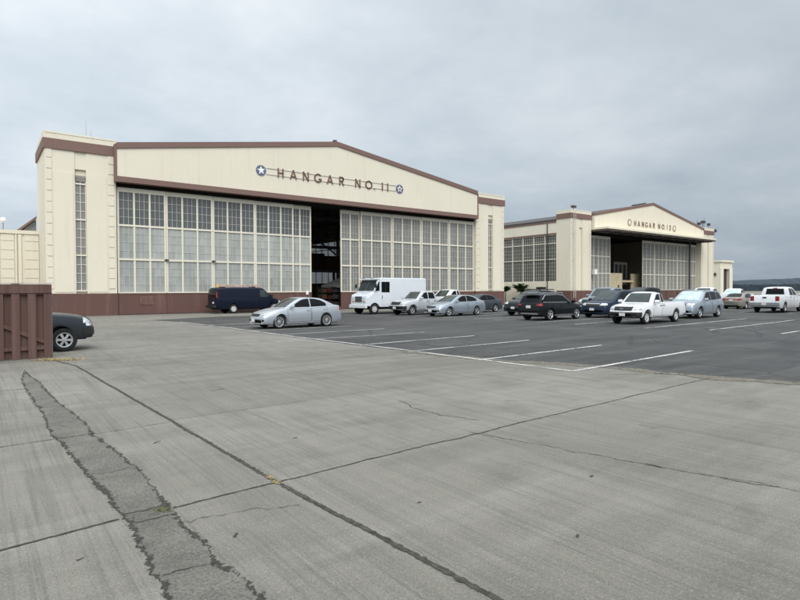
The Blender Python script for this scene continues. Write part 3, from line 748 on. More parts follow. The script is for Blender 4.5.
# ================================================================== BUILDINGS
def tower(parent, x0, x1, yf, top, depth=6.0, red=1.64, mirrorx=False, ladder=None, glass=True):
    """pylon with quoin strips, central window slot, brown band and parapet; parts below one tower part"""
    Lx = (lambda a: x0 + a) if not mirrorx else (lambda a: x1 - a)
    def bx(m, a, b, y0, y1, z0, z1):
        p, q = sorted((Lx(a), Lx(b))); m.box(p, q, y0, y1, z0, z1); return m
    W = x1 - x0; wa, wb_ = W * .405, W * .565
    m = MB()
    bx(m, .004, wa, yf, yf + depth, red, top - 1.2); bx(m, wb_, W - .004, yf, yf + depth, red, top - 1.2)
    bx(m, wa - .01, wb_ + .01, yf + .22, yf + depth, red, top - 1.2); bx(m, wa - .005, wb_ + .005, yf + .06, yf + .3, top - 2.45, top - 1.2)
    t = m.build('tower', CREAM, parent)
    m = MB(); bx(m, -.03, W + .03, yf - .04, yf + depth - .05, 0, red); m.build('tower_plinth', REDBASE, t)
    m = MB(); bx(m, -.10, W + .06, yf - .10, yf + depth - .02, top - 1.2, top - .5); m.build('brown_band', BROWN, t)
    m = MB(); bx(m, -.05, W + .02, yf - .05, yf + depth - .03, top - .5, top); bx(m, .05, W - .06, yf - .075, yf + 1, top - .12, top - .03); m.build('parapet', CREAM, t)
    m = MB()
    for a, b in ((.10, .42), (W - .52, W - .12)):
        z = red + .35
        while z < top - 1.7:
            bx(m, a, b, yf - .045, yf + .02, z, z + .70); z += .765
    m.build('quoin', CREAM, t)
    # shallow raised panels either side of the slot, fading out below the band
    m = MB()
    for a, b in ((.52, wa - .10), (wb_ + .10, W - .62)): bx(m, a, b, yf - .03, yf + .02, red + .1, top - 2.75)
    m.build('wall_panel', CREAM, t)
    # slot window
    if glass:
        m = MB(); bx(m, wa + .02, wb_ - .02, yf + .19, yf + .21, red + .14, top - 3.3); g = m.build('slot_window', GLASS_DOOR_B, t)
        m = MB(); c = (wa + wb_) / 2
        bx(m, c - .02, c + .02, yf + .14, yf + .19, red + .14, top - 3.3); bx(m, wa + .01, wa + .05, yf + .13, yf + .19, red + .14, top - 3.3); bx(m, wb_ - .05, wb_ - .01, yf + .13, yf + .19, red + .14, top - 3.3)
        z = red + .14; k = 0
        while z < top - 3.25:
            big = k % 4 == 0; bx(m, wa + .011, wb_ - .011, yf + (.10 if big else .15), yf + .188, z, z + (.10 if big else .035)); z += .64; k += 1
        m.build('window_frame', CREAM_FRAME, g)
        m = MB()
        for k in range(5): bx(m, wa + .03, wb_ - .03, yf + .10, yf + .17, top - 3.28 + k * .09, top - 3.23 + k * .09)
        m.build('louvre', LOUVRE, t)
    if ladder:
        m = MB()
        for a in (ladder - .22, ladder + .22): m.tube((Lx(a), yf - .28, .6), (Lx(a), yf - .28, top - .2), .035)
        z = .9
        while z < top - .6: m.tube((Lx(ladder - .22), yf - .28, z), (Lx(ladder + .22), yf - .28, z), .018, n=6); z += .33
        for z in (2.2, 6, 9.6): m.bar((Lx(ladder), yf - .29, z), (Lx(ladder), yf + .02, z), .04)
        m.build('ladder', MUNTIN, t)
    return t

def door_leaf(parent, x0, x1, y, cols, ztop, glassmat, red=1.64, kick=True):
    """one sliding leaf of the hangar door: three rows of glazing over a red steel kick panel"""
    rails = [red, 4.19, 6.75, ztop - .22]; th = .10
    m = MB()
    w = (x1 - x0); mw = .13
    xs = [x0 + mw / 2 + (w - mw) * k / cols for k in range(cols + 1)]
    for x in xs: m.box(x - mw / 2, x + mw / 2, y, y + th, red, ztop)
    m.box(x0 + .003, x1 - .003, y + .006, y + th + .05, ztop - .22, ztop + .18)
    for z in rails[:3]: m.box(x0 + .003, x1 - .003, y - .012, y + th - .01, z - (.0 if z == red else .06), z + .08)
    leaf = m.build('sliding_door', CREAM_FRAME, parent)
    MB().box(x0 + .02, x1 - .02, y + .075, y + .085, red + .05, ztop - .2).build('glazing', glassmat, leaf)
    m = MB()
    for a, b in zip(xs, xs[1:]):
        a += mw / 2; b -= mw / 2
        for k in (1, 2): x = a + (b - a) * k / 3; m.box(x - .013, x + .013, y + .045, y + .075, red + .1, ztop - .22)
        for z0, z1 in zip(rails, rails[1:]):
            for k in (1, 2, 3): z = z0 + (z1 - z0) * k / 4 + .02; m.box(a, b, y + .05, y + .074, z - .012, z + .012)
    m.build('muntins', MUNTIN, leaf)
    if kick:
        m = MB(); m.box(x0 + .006, x1 - .006, y - .03, y + th, .03, red - .005); kp = m.build('kick_panel', REDBASE, leaf)
        m = MB(); m.box(x0 - .01, x0 + .025, y - .034, y, .05, red - .02); m.box(x0 + .03, x1 - .03, y - .05, y - .028, red - .09, red - .01); m.box(x0 + .03, x1 - .03, y - .045, y - .028, .04, .14); m.build('panel_joint', REDBASE, leaf)
    return leaf

def strokes(ch):
    """deco letter as polylines in a unit box 0..w x 0..1"""
    ring = lambda cx, cy, r, a0, a1, n=18: [(cx + r * cos(radians(a0 + (a1 - a0) * k / n)), cy + r * sin(radians(a0 + (a1 - a0) * k / n))) for k in range(n + 1)]
    return {'H': [[(-.28, 0), (-.28, 1)], [(.28, 0), (.28, 1)], [(-.28, .52), (.28, .52)]],
        'A': [[(-.36, 0), (0, 1)], [(0, 1), (.36, 0)], [(-.22, .30), (.22, .30)]],
        'N': [[(-.30, 0), (-.30, 1)], [(-.30, 1), (.30, 0)], [(.30, 0), (.30, 1)]],
        'G': [ring(0, .5, .44, 45, 340), [(.06, .40), (.44, .40)]],
        'R': [[(-.26, 0), (-.26, 1)], [(-.26, .95), (0, .95)] , ring(0, .72, .23, 90, -90), [(0, .49), (-.26, .49)], [(-.02, .49), (.28, 0)]],
        'O': [ring(0, .5, .44, 0, 360, 28)], '.': [[(0, 0), (0, .13)]], '1': [[(0, 0), (0, 1)]],
        '3': [ring(-.02, .74, .22, 150, -80), ring(-.02, .26, .25, 80, -150)]}[ch]
def letter(parent, ch, x, z, h, y, w=.12, m=None):
    mb = MB()
    for pl in strokes(ch):
        for (a, b), (c, d) in zip(pl, pl[1:]):
            A = Vector((x + a * h, y - .05, z + (b - .5) * h)); B = Vector((x + c * h, y - .05, z + (d - .5) * h))
            e = (B - A).normalized() * (w * h * .16 if len(pl) > 2 else 0); mb.bar(A - e, B + e, w * h, .07) if abs((B - A).x) < 1e-6 else mb.bar(A - e, B + e, .07, w * h)
    return mb.build('sign_letter', m or LETTER, parent)
def roundel(parent, x, z, r, y, disc, starm, dotm=None, tilt=0, rim=None):
    pts = [(x + r * cos(2 * pi * k / 36), z + r * sin(2 * pi * k / 36)) for k in range(36)]
    d = MB().prism(pts, y - .05, y + .0).build('star_emblem', disc, parent)
    if rim:
        mb = MB()
        for k in range(36):
            a, b = pts[k], pts[(k + 1) % 36]; mb.bar((a[0], y - .055, a[1]), (b[0], y - .055, b[1]), .05, .09)
        mb.build('emblem_rim', rim, d)
    sp = []
    for k in range(10):
        rr = r * (.86 if k % 2 == 0 else .34); t = pi / 2 + tilt + pi * k / 5; sp.append((x + rr * cos(t), z + rr * sin(t)))
    mb = MB(); vs = [(x, y - .075, z)] + [(p, y - .062, q) for p, q in sp] + [(p, y - .05, q) for p, q in sp]
    mb.add(vs, [(0, 1 + k, 1 + (k + 1) % 10) for k in range(10)] + [(1 + k, 11 + k, 11 + (k + 1) % 10, 1 + (k + 1) % 10) for k in range(10)])
    mb.build('star', starm, d)
    if dotm:
        MB().prism([(x + r * .24 * cos(2 * pi * k / 16), z + r * .24 * sin(2 * pi * k / 16)) for k in range(16)], y - .085, y - .07).build('emblem_centre', dotm, d)
    return d

def side_glazing(parent, x, y0, y1, z0=2.95, z1=9.65, out=-1, solid=True):
    fr = MB(); n = max(1, round((y1 - y0) / 2.05)); ys = [y0 + (y1 - y0) * k / n for k in range(n + 1)]
    for yy in ys: fr.box(x - .10, x + .10, yy - .06, yy + .06, z0, z1)
    for z in (z0, 6.15, 8.45, z1): fr.box(x - .11, x + .09, y0, y1, z - .055, z + .055)
    w = fr.build('window_band', CREAM_FRAME, parent)
    m = MB()
    for a, b in zip(ys, ys[1:]):
        for k in range(1, 5): yy = a + (b - a) * k / 5; m.box(x - .02, x + .02, yy - .015, yy + .015, z0, z1)
    z = z0 + .53
    while z < z1: m.box(x - .021, x + .021, y0, y1, z - .014, z + .014); z += .53
    m.build('muntins', MUNTIN, w)
    return w

# ---------------------------------------------------------------- near hangar
YF = 45.88
hg = empty('aircraft_hangar', (27.1, YF, 0), 0, 'large cream hangar with HANGAR NO. 11 on its gable and a half open glass door', 'hangar', 'aircraft hangars')
hg.location = (0, 0, 0)
tower(hg, 3.88, 8.36, YF, 12.98, 6.0)
tower(hg, 45.72, 50.44, YF, 12.98, 6.0, mirrorx=True)
# gable wall over the doors, standing proud of the towers
XL, XR, XM, YG = 8.36, 45.50, 27.1, 45.40
m = MB(); m.prism([(XL + .003, 10.28), (XR - .003, 10.28), (XR - .003, 12.62), (XM, 15.30), (XL + .003, 12.32)], YG, YF + .7); gw = m.build('gable_wall', CREAM, hg)
m = MB(); m.prism([(XL - .02, 12.30), (XM, 15.28), (XM, 15.70), (XL - .02, 12.72)], YG - .10, YF + .8); m.prism([(XR + .02, 12.60), (XM + .002, 15.28), (XM + .002, 15.70), (XR + .02, 13.02)], YG - .10, YF + .8)
m.build('roof_edge', BROWN, hg)
MB().box(XL - .16, XL, YG - .04, YF - .11, 9.86, 12.60).build('gable_end_trim', BROWN, hg); MB().box(XR, XR + .16, YG - .04, YF - .11, 9.86, 12.70).build('gable_end_trim', BROWN, hg)
m = MB(); m.box(XL, XR, YG - .06, YG + .55, 9.87, 10.275); m.build('lintel', BROWN, hg)
m = MB(); m.box(XL + .01, XR - .01, YG + .58, YF + 2.2, 9.60, 10.4); m.build('door_gap_shade', DARKGAP, hg)  # near-black box paints the shadowed gap between doors and lintel
# panel joints on the gable
m = MB()
for x in (12.0, 16.1, 20.2, 24.3, 28.4, 32.5, 36.6, 40.7):
    zt = 12.32 + (15.3 - 12.32) * (x - XL) / (XM - XL) if x < XM else 12.62 + (15.3 - 12.62) * (XR - x) / (XR - XM)
    MB().box(x - .012, x + .012, YG - .012, YG + .01, 10.3, zt - .05).build('gable_joint', CREAM_FRAME, hg)
# lettering
for ch, x in zip('HANGARNO.11', (21.34, 22.56, 23.79, 25.04, 26.28, 27.54, 29.35, 30.62, 31.29, 32.24, 32.90)): letter(hg, ch, x, 12.07, .80, YG, .125)
for z in (11.79, 12.33): MB().box(20.0, 33.95, YG - .045, YG - .015, z, z + .022).build('sign_rail', GREYMET, hg)
roundel(hg, 19.54, 12.08, .45, YG, BLUE_E, WHITE, None, .1); roundel(hg, 34.39, 12.06, .45, YG, BLUE_E, WHITE, RED_E, 0)
# doors
seams = [8.44, 11.94, 15.64, 19.34, 23.02]
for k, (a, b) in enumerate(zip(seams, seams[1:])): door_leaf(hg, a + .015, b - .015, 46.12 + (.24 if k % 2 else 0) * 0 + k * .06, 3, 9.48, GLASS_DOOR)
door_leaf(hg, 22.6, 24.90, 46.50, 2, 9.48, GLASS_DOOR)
door_leaf(hg, 28.15, 30.36, 46.60, 2, 9.48, GLASS_DOOR_B)
seams = [30.36, 34.2, 38.0, 41.9, 45.70]
for k, (a, b) in enumerate(zip(seams, seams[1:])): door_leaf(hg, a + .015, b - .015, 46.42 - k * .08, 3, 9.48, GLASS_DOOR_B)
for x in (11.95, 15.65):
    m = MB(); m.tube((x, 46.0, 4.22), (x, 46.1, 4.22), .09); m.box(x - .16, x + .16, 46.03, 46.10, 4.16, 4.28); m.build('door_roller', STEEL_DK, hg)
m = MB(); m.box(9.95, 10.95, 46.06, 46.10, .75, 1.40); m.build('wall_hatch', mat('hatch_red', (.135, .068, .055), .7, var=.3), hg)
m = MB(); m.box(24.3, 24.55, 46.42, 46.47, 1.42, 1.78); m.build('notice_plate', WHITE, hg)
m = MB(); m.box(8.4, 45.7, 45.95, 46.75, .003, .02); m.build('door_rail', STEEL_DK, hg)
# shell behind the front
DP = 112
m = MB(); m.box(8.5, 8.8, YF + .75, DP, 0, 12.3); m.build('side_wall', CREAM, hg)
m = MB(); m.box(45.75, 46.05, YF + .9, DP, 0, 2.93); m.box(45.75, 46.05, YF + .9, DP, 9.68, 12.38); m.box(45.75, 46.05, YF + .9, YF + 9, 2.93, 9.68); m.box(45.75, 46.05, DP - 3, DP, 2.93, 9.68); m.build('side_wall', CREAM, hg)
w = side_glazing(hg, 45.9, YF + 9, DP - 3)
gm, k_, p_ = mat0('hangar_side_glass'); p_.inputs['Base Color'].default_value = (.6, .63, .63, 1); p_.inputs['Roughness'].default_value = .3; p_.inputs['Alpha'].default_value = .45
MB().box(45.89, 45.91, YF + 9, DP - 3, 2.96, 9.6).build('window_glass', gm, w)
m = MB(); m.prism([(8.5, 0), (46.05, 0), (46.05, 12.4), (XM, 15.3), (8.5, 12.3)], DP, DP + .25); m.build('rear_wall', INTERIOR, hg)
m = MB(); m.prism([(8.45, 12.2), (XM, 15.2), (46.1, 12.3), (46.1, 12.55), (XM, 15.5), (8.45, 12.45)], YF + .75, DP + .3); m.build('roof', ROOFM, hg)
m = MB(); m.box(8.9, 45.7, 46.9, DP, .004, .03); m.build('hangar_floor', mat('hangar_floor', (.28, .27, .25), .5), hg)
TRUSS = mat('truss_grey', (.13, .13, .13), .7)
m = MB()   # roof trusses seen through the gap
for y in (56, 66, 76, 86, 96, 106):
    m.bar((8.8, y, 9.9), (45.7, y, 9.9), .28, .35); 
    for k in range(11):
        xa = 8.8 + k * 3.69; za = 11.6 + (15.0 - 11.6) * (1 - abs(xa - XM) / 18.5); xb = xa + 3.69 / 2
        m.bar((xa, y, min(za, 15)), (xb, y, 9.9), .16); 
        if k < 10: xc = xa + 3.69; zc = 11.6 + 3.4 * (1 - abs(xc - XM) / 18.5); m.bar((xb, y, 9.9), (xc, y, min(zc, 15)), .16)
    m.bar((45.4, y, 0), (45.4, y, 11), .4); m.bar((45.4, y, 7.2), (41.2, y, 9.9), .2)
m.build('roof_truss', TRUSS, hg)
for y, z in ((60, 6.9), (72, 5.4), (60, 4.0)):
    m = MB(); m.box(26, 45.6, y, y + .3, z, z + .35)
    m.build('mezzanine_beam', TRUSS, hg)
for x in (30, 36, 42):
    MB().box(x, x + .3, 59.6, 59.9, 0, 7.0).build('mezzanine_post', TRUSS, hg); MB().box(x, x + .25, 71.6, 71.9, 0, 5.5).build('mezzanine_post', TRUSS, hg)
m = MB()
for x, w_, z0, z1, y in ((33, 3.2, 4.4, 6.6, 64), (37, 2.6, 4.4, 6.4, 65), (41, 3.5, 4.4, 7, 65), (30, 2, 4.4, 6.2, 64)): m.box(x, x + w_, y, y + 2, z0, z1)
m.box(28, 45.6, 63, 68, 4.3, 4.4); m.build('mezzanine_store', mat('brown_store', (.12, .07, .045), .8, var=.4, vscale=1), hg)
# aerials on the left tower
m = MB(); m.tube((6.95, 49.5, 12.9), (6.95, 49.5, 15.0), .018, .008, 6); m.tube((7.25, 49.3, 12.9), (7.25, 49.3, 14.3), .018, .01, 6); m.tube((7.9, 49.2, 12.9), (7.9, 49.2, 13.7), .03, .02, 6)
m.build('antenna', GREYMET, hg)
# ridge lamp
MB().box(26.85, 27.15, YG + .1, YG + .4, 15.7, 15.88).build('ridge_lamp', STEEL_DK, hg)

# things inside the open door
tn = empty('canopy_tent', (33.2, 54.0, 0), .3, 'white canopy tent standing inside the open hangar door', 'tent')
m = MB(); m.add([(-1.9, -1.9, 2.35), (1.9, -1.9, 2.35), (1.9, 1.9, 2.35), (-1.9, 1.9, 2.35), (0, 0, 3.5), (-1.9, -1.9, 2.1), (1.9, -1.9, 2.1), (1.9, 1.9, 2.1), (-1.9, 1.9, 2.1)],
    [(0, 1, 4), (1, 2, 4), (2, 3, 4), (3, 0, 4), (0, 5, 6, 1), (1, 6, 7, 2), (2, 7, 8, 3), (3, 8, 5, 0)]); m.build('canopy', mat('tent_fabric', (.66, .66, .63), .8), tn)
for x, y in ((-1.85, -1.85), (1.85, -1.85), (1.85, 1.85), (-1.85, 1.85)): MB().tube((x, y, 0), (x, y, 2.34), .03).build('leg', GREYMET, tn)
sh = empty('storage_shelf', (30.6, 53.2, 0), .2, 'dark shelf unit with cartons inside the open hangar door, left of the tent', 'shelf')
m = MB()
for x in (-1.3, 1.3):
    for y in (-.3, .3): m.box(x - .04, x + .04, y - .04, y + .04, 0, 2.2)
for z in (.2, .9, 1.6, 2.2): m.box(-1.3, 1.3, -.32, .32, z - .03, z)
m.build('shelf_frame', STEEL_DK, sh)
cm = [mat('carton_brown', (.20, .12, .07), .8), mat('carton_red', (.20, .06, .05), .7), mat('carton_grey', (.18, .18, .17), .7)]
for i in range(9):
    z = (.2, .9, 1.6)[i // 3]; x = -.85 + (i % 3) * .85
    b = MB().box(x - .32, x + .32, -.25, .25, z, z + .35 + .12 * (i % 2)).build('carton', cm[i % 3], sh)
dr = MB(); dr.box(-.5, .5, -.4, .4, .05, 1.55); o = dr.build('covered_cabinet', mat('pale_teal_cover', (.34, .44, .44), .7, var=.3), None, 0, .08); o.location = (32.4, 51.0, 0); o.rotation_euler = (0, 0, .3)
tag(o, 'pale teal covered cabinet inside the hangar door, behind the step van nose', 'cabinet')
ch = empty('equipment_crate', (29.3, 45.3, 0), .1, 'yellow and orange crate on the ground by the open hangar door', 'crate')
MB().box(-.40, .40, -.28, .28, .02, .48).build('crate_body', mat('yellow_plastic', (.62, .36, .04), .5, var=.25), ch, 0, .02); MB().box(-.42, .42, -.30, .30, .48, .56).build('lid', mat('orange_plastic', (.55, .16, .03), .5), ch, 0, .02)

# ---------------------------------------------------------------- low building at the left
lb = empty('low_building', (0, 0, 0), 0, 'low cream building with grooved walls between the fence and the near hangar', 'building')
m = MB(); m.box(-40, 3.875, 51.0, 66, 0, 6.15); m.build('wall', CREAM, lb)
m = MB(); m.box(-40.1, 3.878, 50.88, 66.1, 6.15, 6.42); m.build('coping', CREAM, lb)
for x0, x1 in ((-6.0, -4.75), (-4.7, -3.4), (-3.35, -2.1), (-2.05, -.8), (-.75, .55), (.6, 1.42), (1.5, 2.3), (2.95, 3.86)):
    z = .02; m = MB()
    while z < 6.0: m.box(x0, x1, 50.95, 51.02, z, min(6.12, z + .66)); z += .70
    m.build('grooved_blocks', CREAM, lb)
MB().tube((2.42, 50.88, .1), (2.42, 50.88, 6.1), .06).build('downpipe', CREAM_FRAME, lb); MB().box(2.55, 2.75, 50.90, 51.02, 0, 6.1).build('pilaster', CREAM_FRAME, lb)
m = MB(); m.prism([(2.6, 6.4), (3.86, 7.55), (3.86, 7.75), (2.35, 6.4)], 52.5, 70); m.build('shed_roof', BROWN, lb)
m = MB(); m.prism([(2.7, 6.4), (3.86, 6.4), (3.86, 7.5)], 53.0, 69); m.build('shed_wall', GREYMET, lb)
sc_ = empty('security_camera', (1.66, 51.4, 6.42), 0, 'white dome camera on a short pole on top of the low building', 'security camera')
MB().tube((0, 0, 0), (0, 0, .55), .035).build('pole', GREYMET, sc_)
m = MB(); m.lathe_y([(.001, .28), (.10, .26), (.17, .17), (.20, .05), (.20, 0), (.16, -.1), (.001, -.16)], 18); o = m.build('dome', WHITE, sc_, 60); o.rotation_euler = (pi / 2, 0, 0); o.location = (0, 0, .68)

# ---------------------------------------------------------------- far hangar
YH = 47.70
h2 = empty('aircraft_hangar', (0, 0, 0), 0, 'far cream hangar with HANGAR NO.13 on its gable and a door canopy', 'hangar', 'aircraft hangars')
X0, X1 = 66.0, 109.5
tower(h2, X0, 70.85, YH, 13.0, 2.4, ladder=.55, glass=False)
tower(h2, 104.5, X1, YH, 13.0, 2.4, mirrorx=True, glass=False)
xl, xr, xm, yg = 70.9, 104.45, 87.0, 47.20
m = MB(); m.prism([(xl + .003, 10.66), (xr - .003, 10.66), (xr - .003, 12.35), (xm, 15.35), (xl + .003, 12.45)], yg, YH + .7); m.build('gable_wall', CREAM, h2)
m = MB(); m.prism([(xl - .02, 12.43), (xm, 15.33), (xm, 15.70), (xl - .02, 12.80)], yg - .1, YH + .8); m.prism([(xr + .02, 12.33), (xm + .002, 15.33), (xm + .002, 15.70), (xr + .02, 12.70)], yg - .1, YH + .8); m.build('roof_edge', BROWN, h2)
m = MB(); m.box(xl, xr, 45.05, YH + .6, 10.40, 10.655); m.build('door_canopy', CREAM, h2)
m = MB(); m.box(xl + .06, xr - .06, 45.15, YH + .5, 10.18, 10.398); m.build('canopy_soffit', mat('soffit_brown', (.10, .08, .065), .8), h2)
for k in range(12): x = xl + 1 + k * 2.85; MB().box(x, x + .12, 45.2, YH, 10.02, 10.178).build('canopy_rib', STEEL_DK, h2)
LETTER_F = mat('faded_letter_brown', (.24, .16, .12), .7)
for ch_, x, z in zip('HANGARNO.13', (81.59, 82.68, 83.85, 84.95, 86.01, 87.17, 88.80, 90.02, 90.6, 91.4, 92.3), [12.02] * 11): letter(h2, ch_, x, z, .80, yg, .115, LETTER_F)
PALE_E = mat('emblem_faded', (.55, .47, .36), .7, var=.3, vscale=2)
roundel(h2, 80.05, 12.05, .46, yg, PALE_E, CREAM_FRAME, None, .1, LETTER_F); roundel(h2, 93.75, 11.98, .46, yg, PALE_E, CREAM_FRAME, None, 0, LETTER_F)
# doors: one leaf pair left, four leaves right, wide open between
yd = 48.55
for k, (a, b) in enumerate(((71.6, 74.0), (74.0, 77.2))): door_leaf(h2, a, b, yd + k * .08, 2 if k == 0 else 3, 9.6, GLASS_DOOR_B)
for k, (a, b) in enumerate(((86.8, 90.5), (90.5, 94.2), (94.2, 97.9), (97.9, 101.5), (101.5, 104.4))): door_leaf(h2, a + .015, b - .015, yd + .3 - k * .07, 3, 9.6, GLASS_DOOR_B)
m = MB(); m.tube((101.35, yd - .35, .1), (101.35, yd - .35, 10.1), .16); m.build('downpipe', STEEL_DK, h2)
m = MB(); m.box(71.8, 72.45, 47.75, 48.2, 4.0, 4.75); m.build('wall_lamp', WHITE, h2)
m = MB(); m.box(70.95, 104.4, YH + .75, YH + 2.6, 9.8, 11.6); m.build('door_gap_shade', DARKGAP, h2)  # near-black box for the shade above the doors, raised to shut out sky
# shell
m = MB(); m.box(X0, X0 + .3, YH + 2.4, 104, 0, 2.9); m.box(X0, X0 + .3, YH + 2.4, 104, 9.9, 11.35); m.build('side_wall', CREAM, h2)
m = MB(); m.box(X0 - .05, X0 + .25, YH + 2.4, 104, 9.68, 9.895); m.box(X0 - .06, X0 + .3, YH + 2.4, 104, 11.352, 11.55); m.build('wall_band', BROWN, h2)
m = MB(); m.box(X0 - .12, X0 - .02, 51.6, 51.7, .2, 11.3); m.build('downpipe', STEEL_DK, h2)
w = side_glazing(h2, X0 + .15, YH + 2.42, 103.5)
MB().box(X0 + .17, X0 + .19, YH + 2.45, 103.5, 2.96, 9.6).build('window_glass', GLASS_SIDE, w)
m = MB(); m.box(X0 + .06, X0 + .09, YH + 2.45, 103.5, 2.55, 2.68); m.build('sill', CREAM_FRAME, h2)
m = MB(); m.box(X1 - .3, X1 - .01, YH + 2.4, 104, 0, 11.62); m.build('side_wall', CREAM, h2)
m = MB(); m.prism([(X0, 0), (X1, 0), (X1, 11.7), (xm, 15.5), (X0, 11.7)], 104, 104.25); m.build('rear_wall', INTERIOR, h2)
m = MB(); m.prism([(X0, 11.56), (xm, 15.3), (X1, 11.5), (X1, 11.8), (xm, 15.6), (X0, 11.85)], YH + 2.38, 104.3); m.build('roof', ROOFM, h2)
m = MB(); m.bar((xm - 5.6, yg + .2, 14.83), (xm - 2.2, yg + .2, 15.43), .5, .16); m.build('roof_vent', STEEL_DK, h2)
m = MB(); m.box(66.4, 109, 49.5, 104, .004, .03); m.build('hangar_floor', INTERIOR, h2)
# rooftop lamps and cameras
m = MB(); m.tube((67.3, 48.2, 13.0), (67.3, 48.2, 13.35), .05); m.box(67.0, 67.75, 48.0, 48.4, 13.35, 13.65); m.build('floodlight', STEEL_DK, h2)
for x, z, w_ in ((105.2, 13.5, .5), (106.7, 13.9, .9), (108.9, 13.6, .35)):
    m = MB(); m.tube((x, 48.4, 12.95), (x, 48.4, z + .25), .05); m.box(x - w_ / 2, x + w_ / 2, 48.1, 48.6, z, z + .42); m.build('floodlight', STEEL_DK, h2)
m = MB(); m.tube((107.6, 48.6, 12.9), (107.6, 48.6, 15.0), .03, .02, 6); m.tube((104.9, 48.6, 12.9), (104.9, 48.6, 14.4), .03, .02, 6); m.build('antenna', STEEL_DK, h2)
m = MB(); m.bar((109.5, 48.0, 12.4), (110.2, 47.8, 12.6), .06); m.box(110.0, 110.5, 47.6, 48.0, 12.4, 12.95); m.build('floodlight', STEEL_DK, h2)
# plywood partitions and the white framed office inside the open door
for a, b, y, lab in ((78.4, 82.0, 49.6, 'tan plywood partition left in the far hangar door opening'), (86.4, 90.2, 50.6, 'tan plywood partition right in the far hangar door opening')):
    e = empty('partition', ((a + b) / 2, y, 0), 0, lab, 'partition')
    w_ = (b - a) / 2; MB().box(-w_, w_, -.05, .05, .03, 4.35).build('panel', PLY, e); MB().box(.3 * w_, .3 * w_ + .35, -.09, -.052, 1.9, 2.5).build('notice', STEEL_DK, e)
    m = MB(); 
    for x in (-w_, 0, w_): m.box(x - .05, x + .05, .052, .14, .03, 4.35)
    m.build('stud', PLY, e)
o = MB().box(-2.35, 2.2, -.06, .06, -.16, .16).build('barrier_rail', PLY, None, 0, .02); o.location = (84.3, 50.2, 3.1); tag(o, 'tan rail bridging the gap between the two plywood partitions', 'rail')
of = empty('office_cabin', (92.0, 55.8, 0), 0, 'white framed cabin front with three dark windows inside the far hangar', 'cabin')
MB().box(-2.1, 2.0, .12, 2.5, .03, 6.3).build('cabin_body', STEEL_DK, of)
m = MB()
for x in (-2.1, -.85, .45, 1.75): m.box(x - .17, x + .17, 0, .12, 3.0, 6.35)
m.box(-2.27, 1.92, -.004, .124, 6.2, 6.65); m.box(-2.27, 1.92, -.004, .124, 2.6, 3.6); m.build('window_frame', LOUVRE, of)

# ---------------------------------------------------------------- small building beyond
sb = empty('concrete_building', (161.3, 67, 0), radians(0), 'small pale building with a tall dark doorway beyond the far hangar', 'building')
m = MB(); m.box(-3.6, -1.9, 0, 8, 0, 9.0); m.box(1.9, 3.6, 0, 8, 0, 9.0); m.box(-1.9, 1.9, .001, 8, 7.2, 9.0); m.box(-1.9, 1.9, 5, 8, 0, 7.2); m.build('wall', CREAM, sb)
m = MB(); m.box(-3.9, 3.9, -.35, 8.2, 9.0, 9.5); m.build('cornice', CREAM, sb)
for x in (-3.65, 1.8): MB().box(x, x + 1.85, -.1, .0, 0, 7.6).build('pilaster', CREAM_FRAME, sb)
MB().box(-1.9, 1.9, .7, .8, 0, 7.2).build('door', mat('doorway_shade', (.045, .03, .028), .7), sb)  # dark sheet stands in for the unlit inside of the doorway opening
MB().box(-4.0, -3.6, 1.0, 1.6, 5.4, 6.1).build('wall_lamp', STEEL_DK, sb)
# ---------------------------------------------------------------- wooden fence
fn = empty('wooden_fence', (1.6, 17.62, 0), radians(3), 'brown shadow-board wooden fence at the left edge of the view', 'fence')
WOOD, k, p = mat0('stained_wood'); p.inputs['Roughness'].default_value = .8
o_ = k.obj(); gr = k.noise(k.mapping(o_, (14, 14, .7)), 2.0, 6, .65); big = k.noise(k.mapping(o_, (5.6, 1, .15)), 1.0, 3)
c = k.mix((.055, .026, .021), (.105, .052, .042), gr); c = k.mix(c, (.15, .088, .074), k.math('MULTIPLY', k.ramp(big, (.35, (0, 0, 0)), (.7, (1, 1, 1))), .75)); k.link(c, p.inputs['Base Color'])
b_ = k.new('ShaderNodeBump'); b_.inputs['Strength'].default_value = .3; b_.inputs['Distance'].default_value = .01; k.link(gr, b_.inputs['Height']); k.link(b_.outputs[0], p.inputs['Normal'])
m = MB(); m2 = MB(); x = 0.0; i = 0
while x > -7.5:
    dz = random.uniform(-.012, .012); m.box(x - .185, x, -.06, -.036, .012 + random.uniform(0, .02), 1.97 + dz)
    m2.box(x - .36, x - .14, .036, .058, .02, 1.95 + dz); x -= .355
m.build('front_boards', WOOD, fn, 0, .004); m2.build('back_boards', WOOD, fn, 0, .004)
m = MB(); m.box(-7.6, 0, -.036, .036, 1.70, 1.84); m.box(-7.6, 0, -.034, .034, .24, .33); m.box(-7.6, .0, -.08, -.037, 1.74, 1.97)
m.build('rail', WOOD, fn)
m = MB()
for a in (0, -2.5, -5.0): m.bar((a - .05, 0, .38), (a - 1.9, 0, 1.32), .06, .09)
m.build('brace', WOOD, fn)
m = MB(); m.box(-7.6, .01, -.09, .075, 1.985, 2.012); m.build('cap', mat('weathered_cap', (.40, .37, .35), .8, var=.3), fn)
MB().tube((.0, .13, 0), (.0, .13, 1.75), .04).build('post', GREYMET, fn)
MB().tube((.0, .13, 1.40), (.0, .13, 1.60), .044).build('post_sleeve', mat('blue_tape', (.06, .12, .33), .5), fn)

